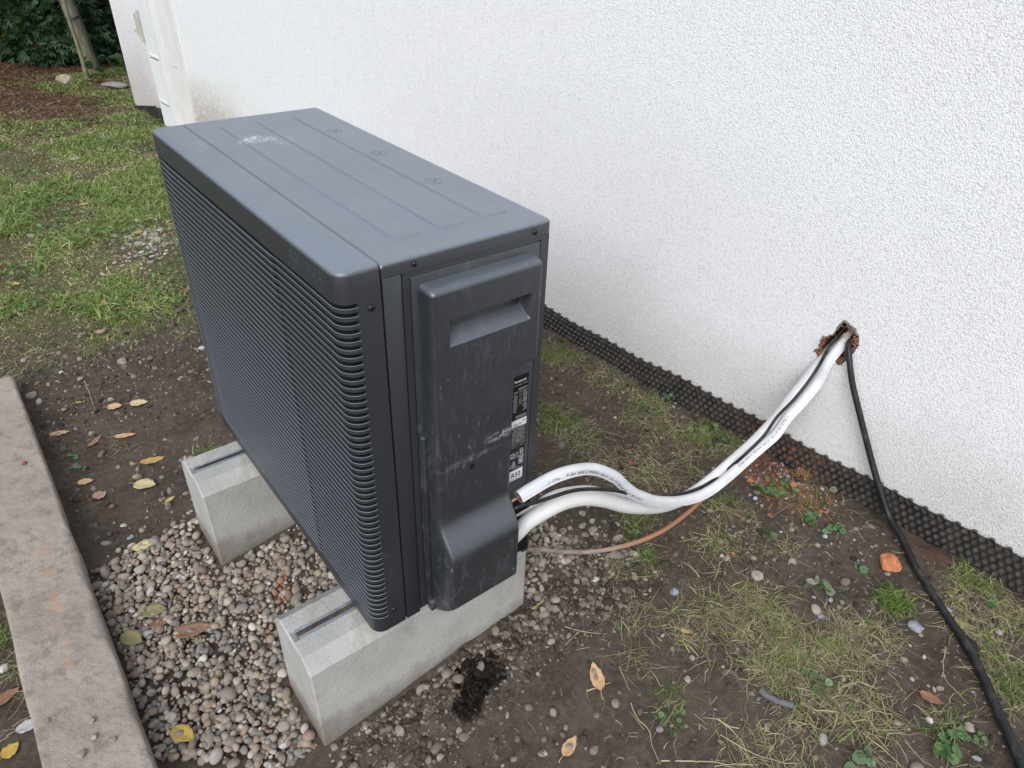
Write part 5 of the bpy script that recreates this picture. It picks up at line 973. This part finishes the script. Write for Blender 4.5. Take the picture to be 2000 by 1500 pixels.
# ================================================================ TREES
t=NT('conifer_foliage',.65,.25,0); t.col(t.attr()); M_CON=t.m
t=NT('conifer_bark',.95,.15,0,(.12,.10,.085)); n_=t.noise(30,5,.65,t.mapping(t.tc(),scale=(1,1,.25))); sz=t.n('ShaderNodeSeparateXYZ'); t.l(t.tc(),sz.inputs[0]); c=t.mix(t.ramp(n_,[(.35,0.),(.65,1.)]),(.09,.078,.07),(.22,.19,.175)); c=t.mix(t.math('MULTIPLY',t.ramp(sz.outputs[2],[(.0,1.),(.55,0.)]),.6),c,(.17,.19,.06)); t.col(c); t.bump(n_,.8,.02); M_BARK=t.m
def conifer(x,y,label,h=3.6,r_=.9,n=9000,trunk=((0,0),(0,0)),tr=.10,zlow=.15,bare=None):
    root=thing('conifer_tree',label,'tree',(x,y,-.2),0,'conifers at the end of the garden')
    (ax,ay),(bx,by)=trunk; z=np.linspace(0,h,24); C=np.stack([ax+(bx-ax)*z/h+.02*np.sin(z*2),ay+(by-ay)*z/h,z-.05],-1); V,F,uv=tube(C,np.clip(tr*(1.0-.24*z)+.035*np.exp(-z/.15)*tr*8,.02,1),14,True); mesh('trunk',V,F,M_BARK,root)
    zz=zlow+(h-zlow)*rng.random(n)**1.25; rr=r_*np.clip(1.08-zz/h,.05,1)*np.clip((zz-zlow)/.35+.55,0,1); th=rng.uniform(0,6.28,n); lob=1+.22*np.sin(th*5+zz*3)+.18*np.sin(th*3-zz*5); rad=rr*lob*rng.uniform(.35,1.06,n)**.5
    cx=ax+(bx-ax)*zz/h; cy=ay+(by-ay)*zz/h; px=cx+rad*np.cos(th); py=cy+rad*np.sin(th)
    gap=fbm(th*2.2+x,zz*2.6,3,71)>.36; px,py,zz,th,rad=px[gap],py[gap],zz[gap],th[gap],rad[gap]; n=len(px)
    # drooping flat sprays of leaflets
    L=rng.uniform(.05,.13,n); out=np.stack([np.cos(th),np.sin(th),rng.uniform(-1.1,-.1,n)],-1); out/=np.linalg.norm(out,axis=1)[:,None]; side=np.stack([-np.sin(th),np.cos(th),rng.normal(0,.4,n)],-1)
    V=[];F=[]; P0=np.stack([px,py,zz],-1); cols=np.array([(.020,.048,.022),(.032,.070,.032),(.045,.095,.042),(.07,.12,.055)])[rng.integers(0,4,n)]*rng.uniform(.6,1.25,(n,1))
    for k in range(5):
        a=(k-2)*.42; dv=out*math.cos(a)+side*math.sin(a); w_=np.cross(dv,np.cross(out,side)); w_/=np.linalg.norm(w_,axis=1)[:,None]+1e-9; st_=P0+out*(L*.12*k)[:,None]; Lk=L*(1-.18*abs(k-2)); 
        V.append(np.stack([st_,st_+dv*(Lk*.5)[:,None]+w_*(L*.085)[:,None],st_+dv*Lk[:,None],st_+dv*(Lk*.5)[:,None]-w_*(L*.085)[:,None]],1))
    V=np.stack(V,1).reshape(-1,3); F=np.arange(n*20).reshape(-1,4); mesh('crown',V,F,M_CON,root,colors=np.repeat(cols,20,0),smooth=False)
    return root
conifer(.86,7.85,'dark drooping conifer left of the leaning trunk',3.6,.52,9000,zlow=.02)
conifer(-.05,8.9,'dark conifer at the left edge of the background beside the light gap',3.4,.8,9000,zlow=.42)
conifer(1.6,7.95,'dark conifer right behind the leaning trunk',3.8,.8,11000,zlow=.02)
conifer(2.5,7.6,'dark conifer mostly hidden behind the house corner',3.6,.9,6000)
conifer(1.75,9.9,'rear conifer closing the gap between the front ones',4.,1.15,9000,zlow=.0)
conifer(-1.5,9.4,'far conifer beyond the left edge of the light gap',4.,1.1,6000,zlow=.8)
conifer(.0,10.6,'farthest conifer seen between the front trees',4.2,1.3,6000,zlow=.75)
tt=thing('leaning_tree','bare leaning tree trunk with mossy foot, tied to a wooden stake','tree',(.98,6.95,-.22))
q0=onz(182,140,-.2); z=np.linspace(0,3.4,30)
p_top=onv(128,0,(q0[0]-.05,q0[1]),(q0[0]+1,q0[1])); d_=(p_top-q0); tt.location=tuple(q0)
C=np.stack([d_[0]/d_[2]*z+.02*np.sin(z*3),.05*z,z-.06],-1); V,F,uv=tube(C,np.clip(.068-.012*z,.02,1)+.03*np.exp(-z/.10),16,True); mesh('trunk',V,F,M_BARK,tt)
VV=[];b=0
n=2500; zz=rng.uniform(1.5,3.6,n); th=rng.uniform(0,6.28,n); rad=.9*rng.random(n)**.5*np.clip((zz-1.4)/.8,0.1,1); P0=np.stack([np.interp(zz,z,C[:,0])+rad*np.cos(th),np.interp(zz,z,C[:,1])+rad*np.sin(th),zz],-1)
V,F,c=roundleaves(P0[:,0],P0[:,1],P0[:,2],rng.uniform(.02,.04,n),np.array([(.04,.09,.03),(.06,.12,.04)])[rng.integers(0,2,n)]); mesh('crown',V,F,M_CON,tt,colors=c,smooth=False)
st=thing('tree_stake','thin weathered wooden stake leaning against the bare trunk','stake',tuple(onz(172,156,-.2)))
q1=onz(172,156,-.2); p1=onv(131,20,(q1[0]-.05,q1[1]),(q1[0]+1,q1[1])); d1=p1-q1; zz=np.linspace(-.03,d1[2]*1.15,12); C=np.stack([d1[0]/d1[2]*zz+.004*np.sin(zz*9),.03*zz,zz],-1); V,F,uv=tube(C,.019-.004*zz/zz[-1],10); mesh('pole',V,F,simple('mossy_stake_wood',(.20,.19,.12),.9,.15,var=.35,scale=25,bump=.4,bscale=80),st)
for k,zt in enumerate((.47,.64,.82)):
    cxx=(d_[0]/d_[2]*zt); a=np.linspace(0,6.283,18); R_=.075-.010*zt; Vt,Ft,_=tube(np.stack([cxx+R_*np.cos(a)*1.05,.05*zt+R_*np.sin(a),zt-.02+.02*np.cos(a)],-1),.004,6,False); mesh('tie_wire',Vt,Ft,M_GROOVE,tt)
# bright meadow beyond the trees, seen through the gap
x=rng.uniform(-2.,2.4,22000); y=8.0+9*rng.random(22000)**1.6; x=np.where(y<10,rng.uniform(-1.5,.52+(y-8)*.05),x); V,F,c=blades(x,y,rng.uniform(.08,.2,22000),rng.uniform(.006,.012,22000),rng.uniform(.7,1.4,22000),GREEN[rng.integers(0,5,22000)]*rng.uniform(1.2,1.8,(22000,1)),2,.4); o=mesh('meadow_grass',V,F,M_GRASS,None,colors=c,smooth=False); tag(o,'bright green meadow seen through the gap in the conifers','grass',kind='stuff')
# ivy at the foot of the wall corner
weed(232,148,26,.13,.045,[(.03,.08,.03),(.05,.11,.045)],'dark ivy bush between the leaning trunk and the wall corner',.20,0)
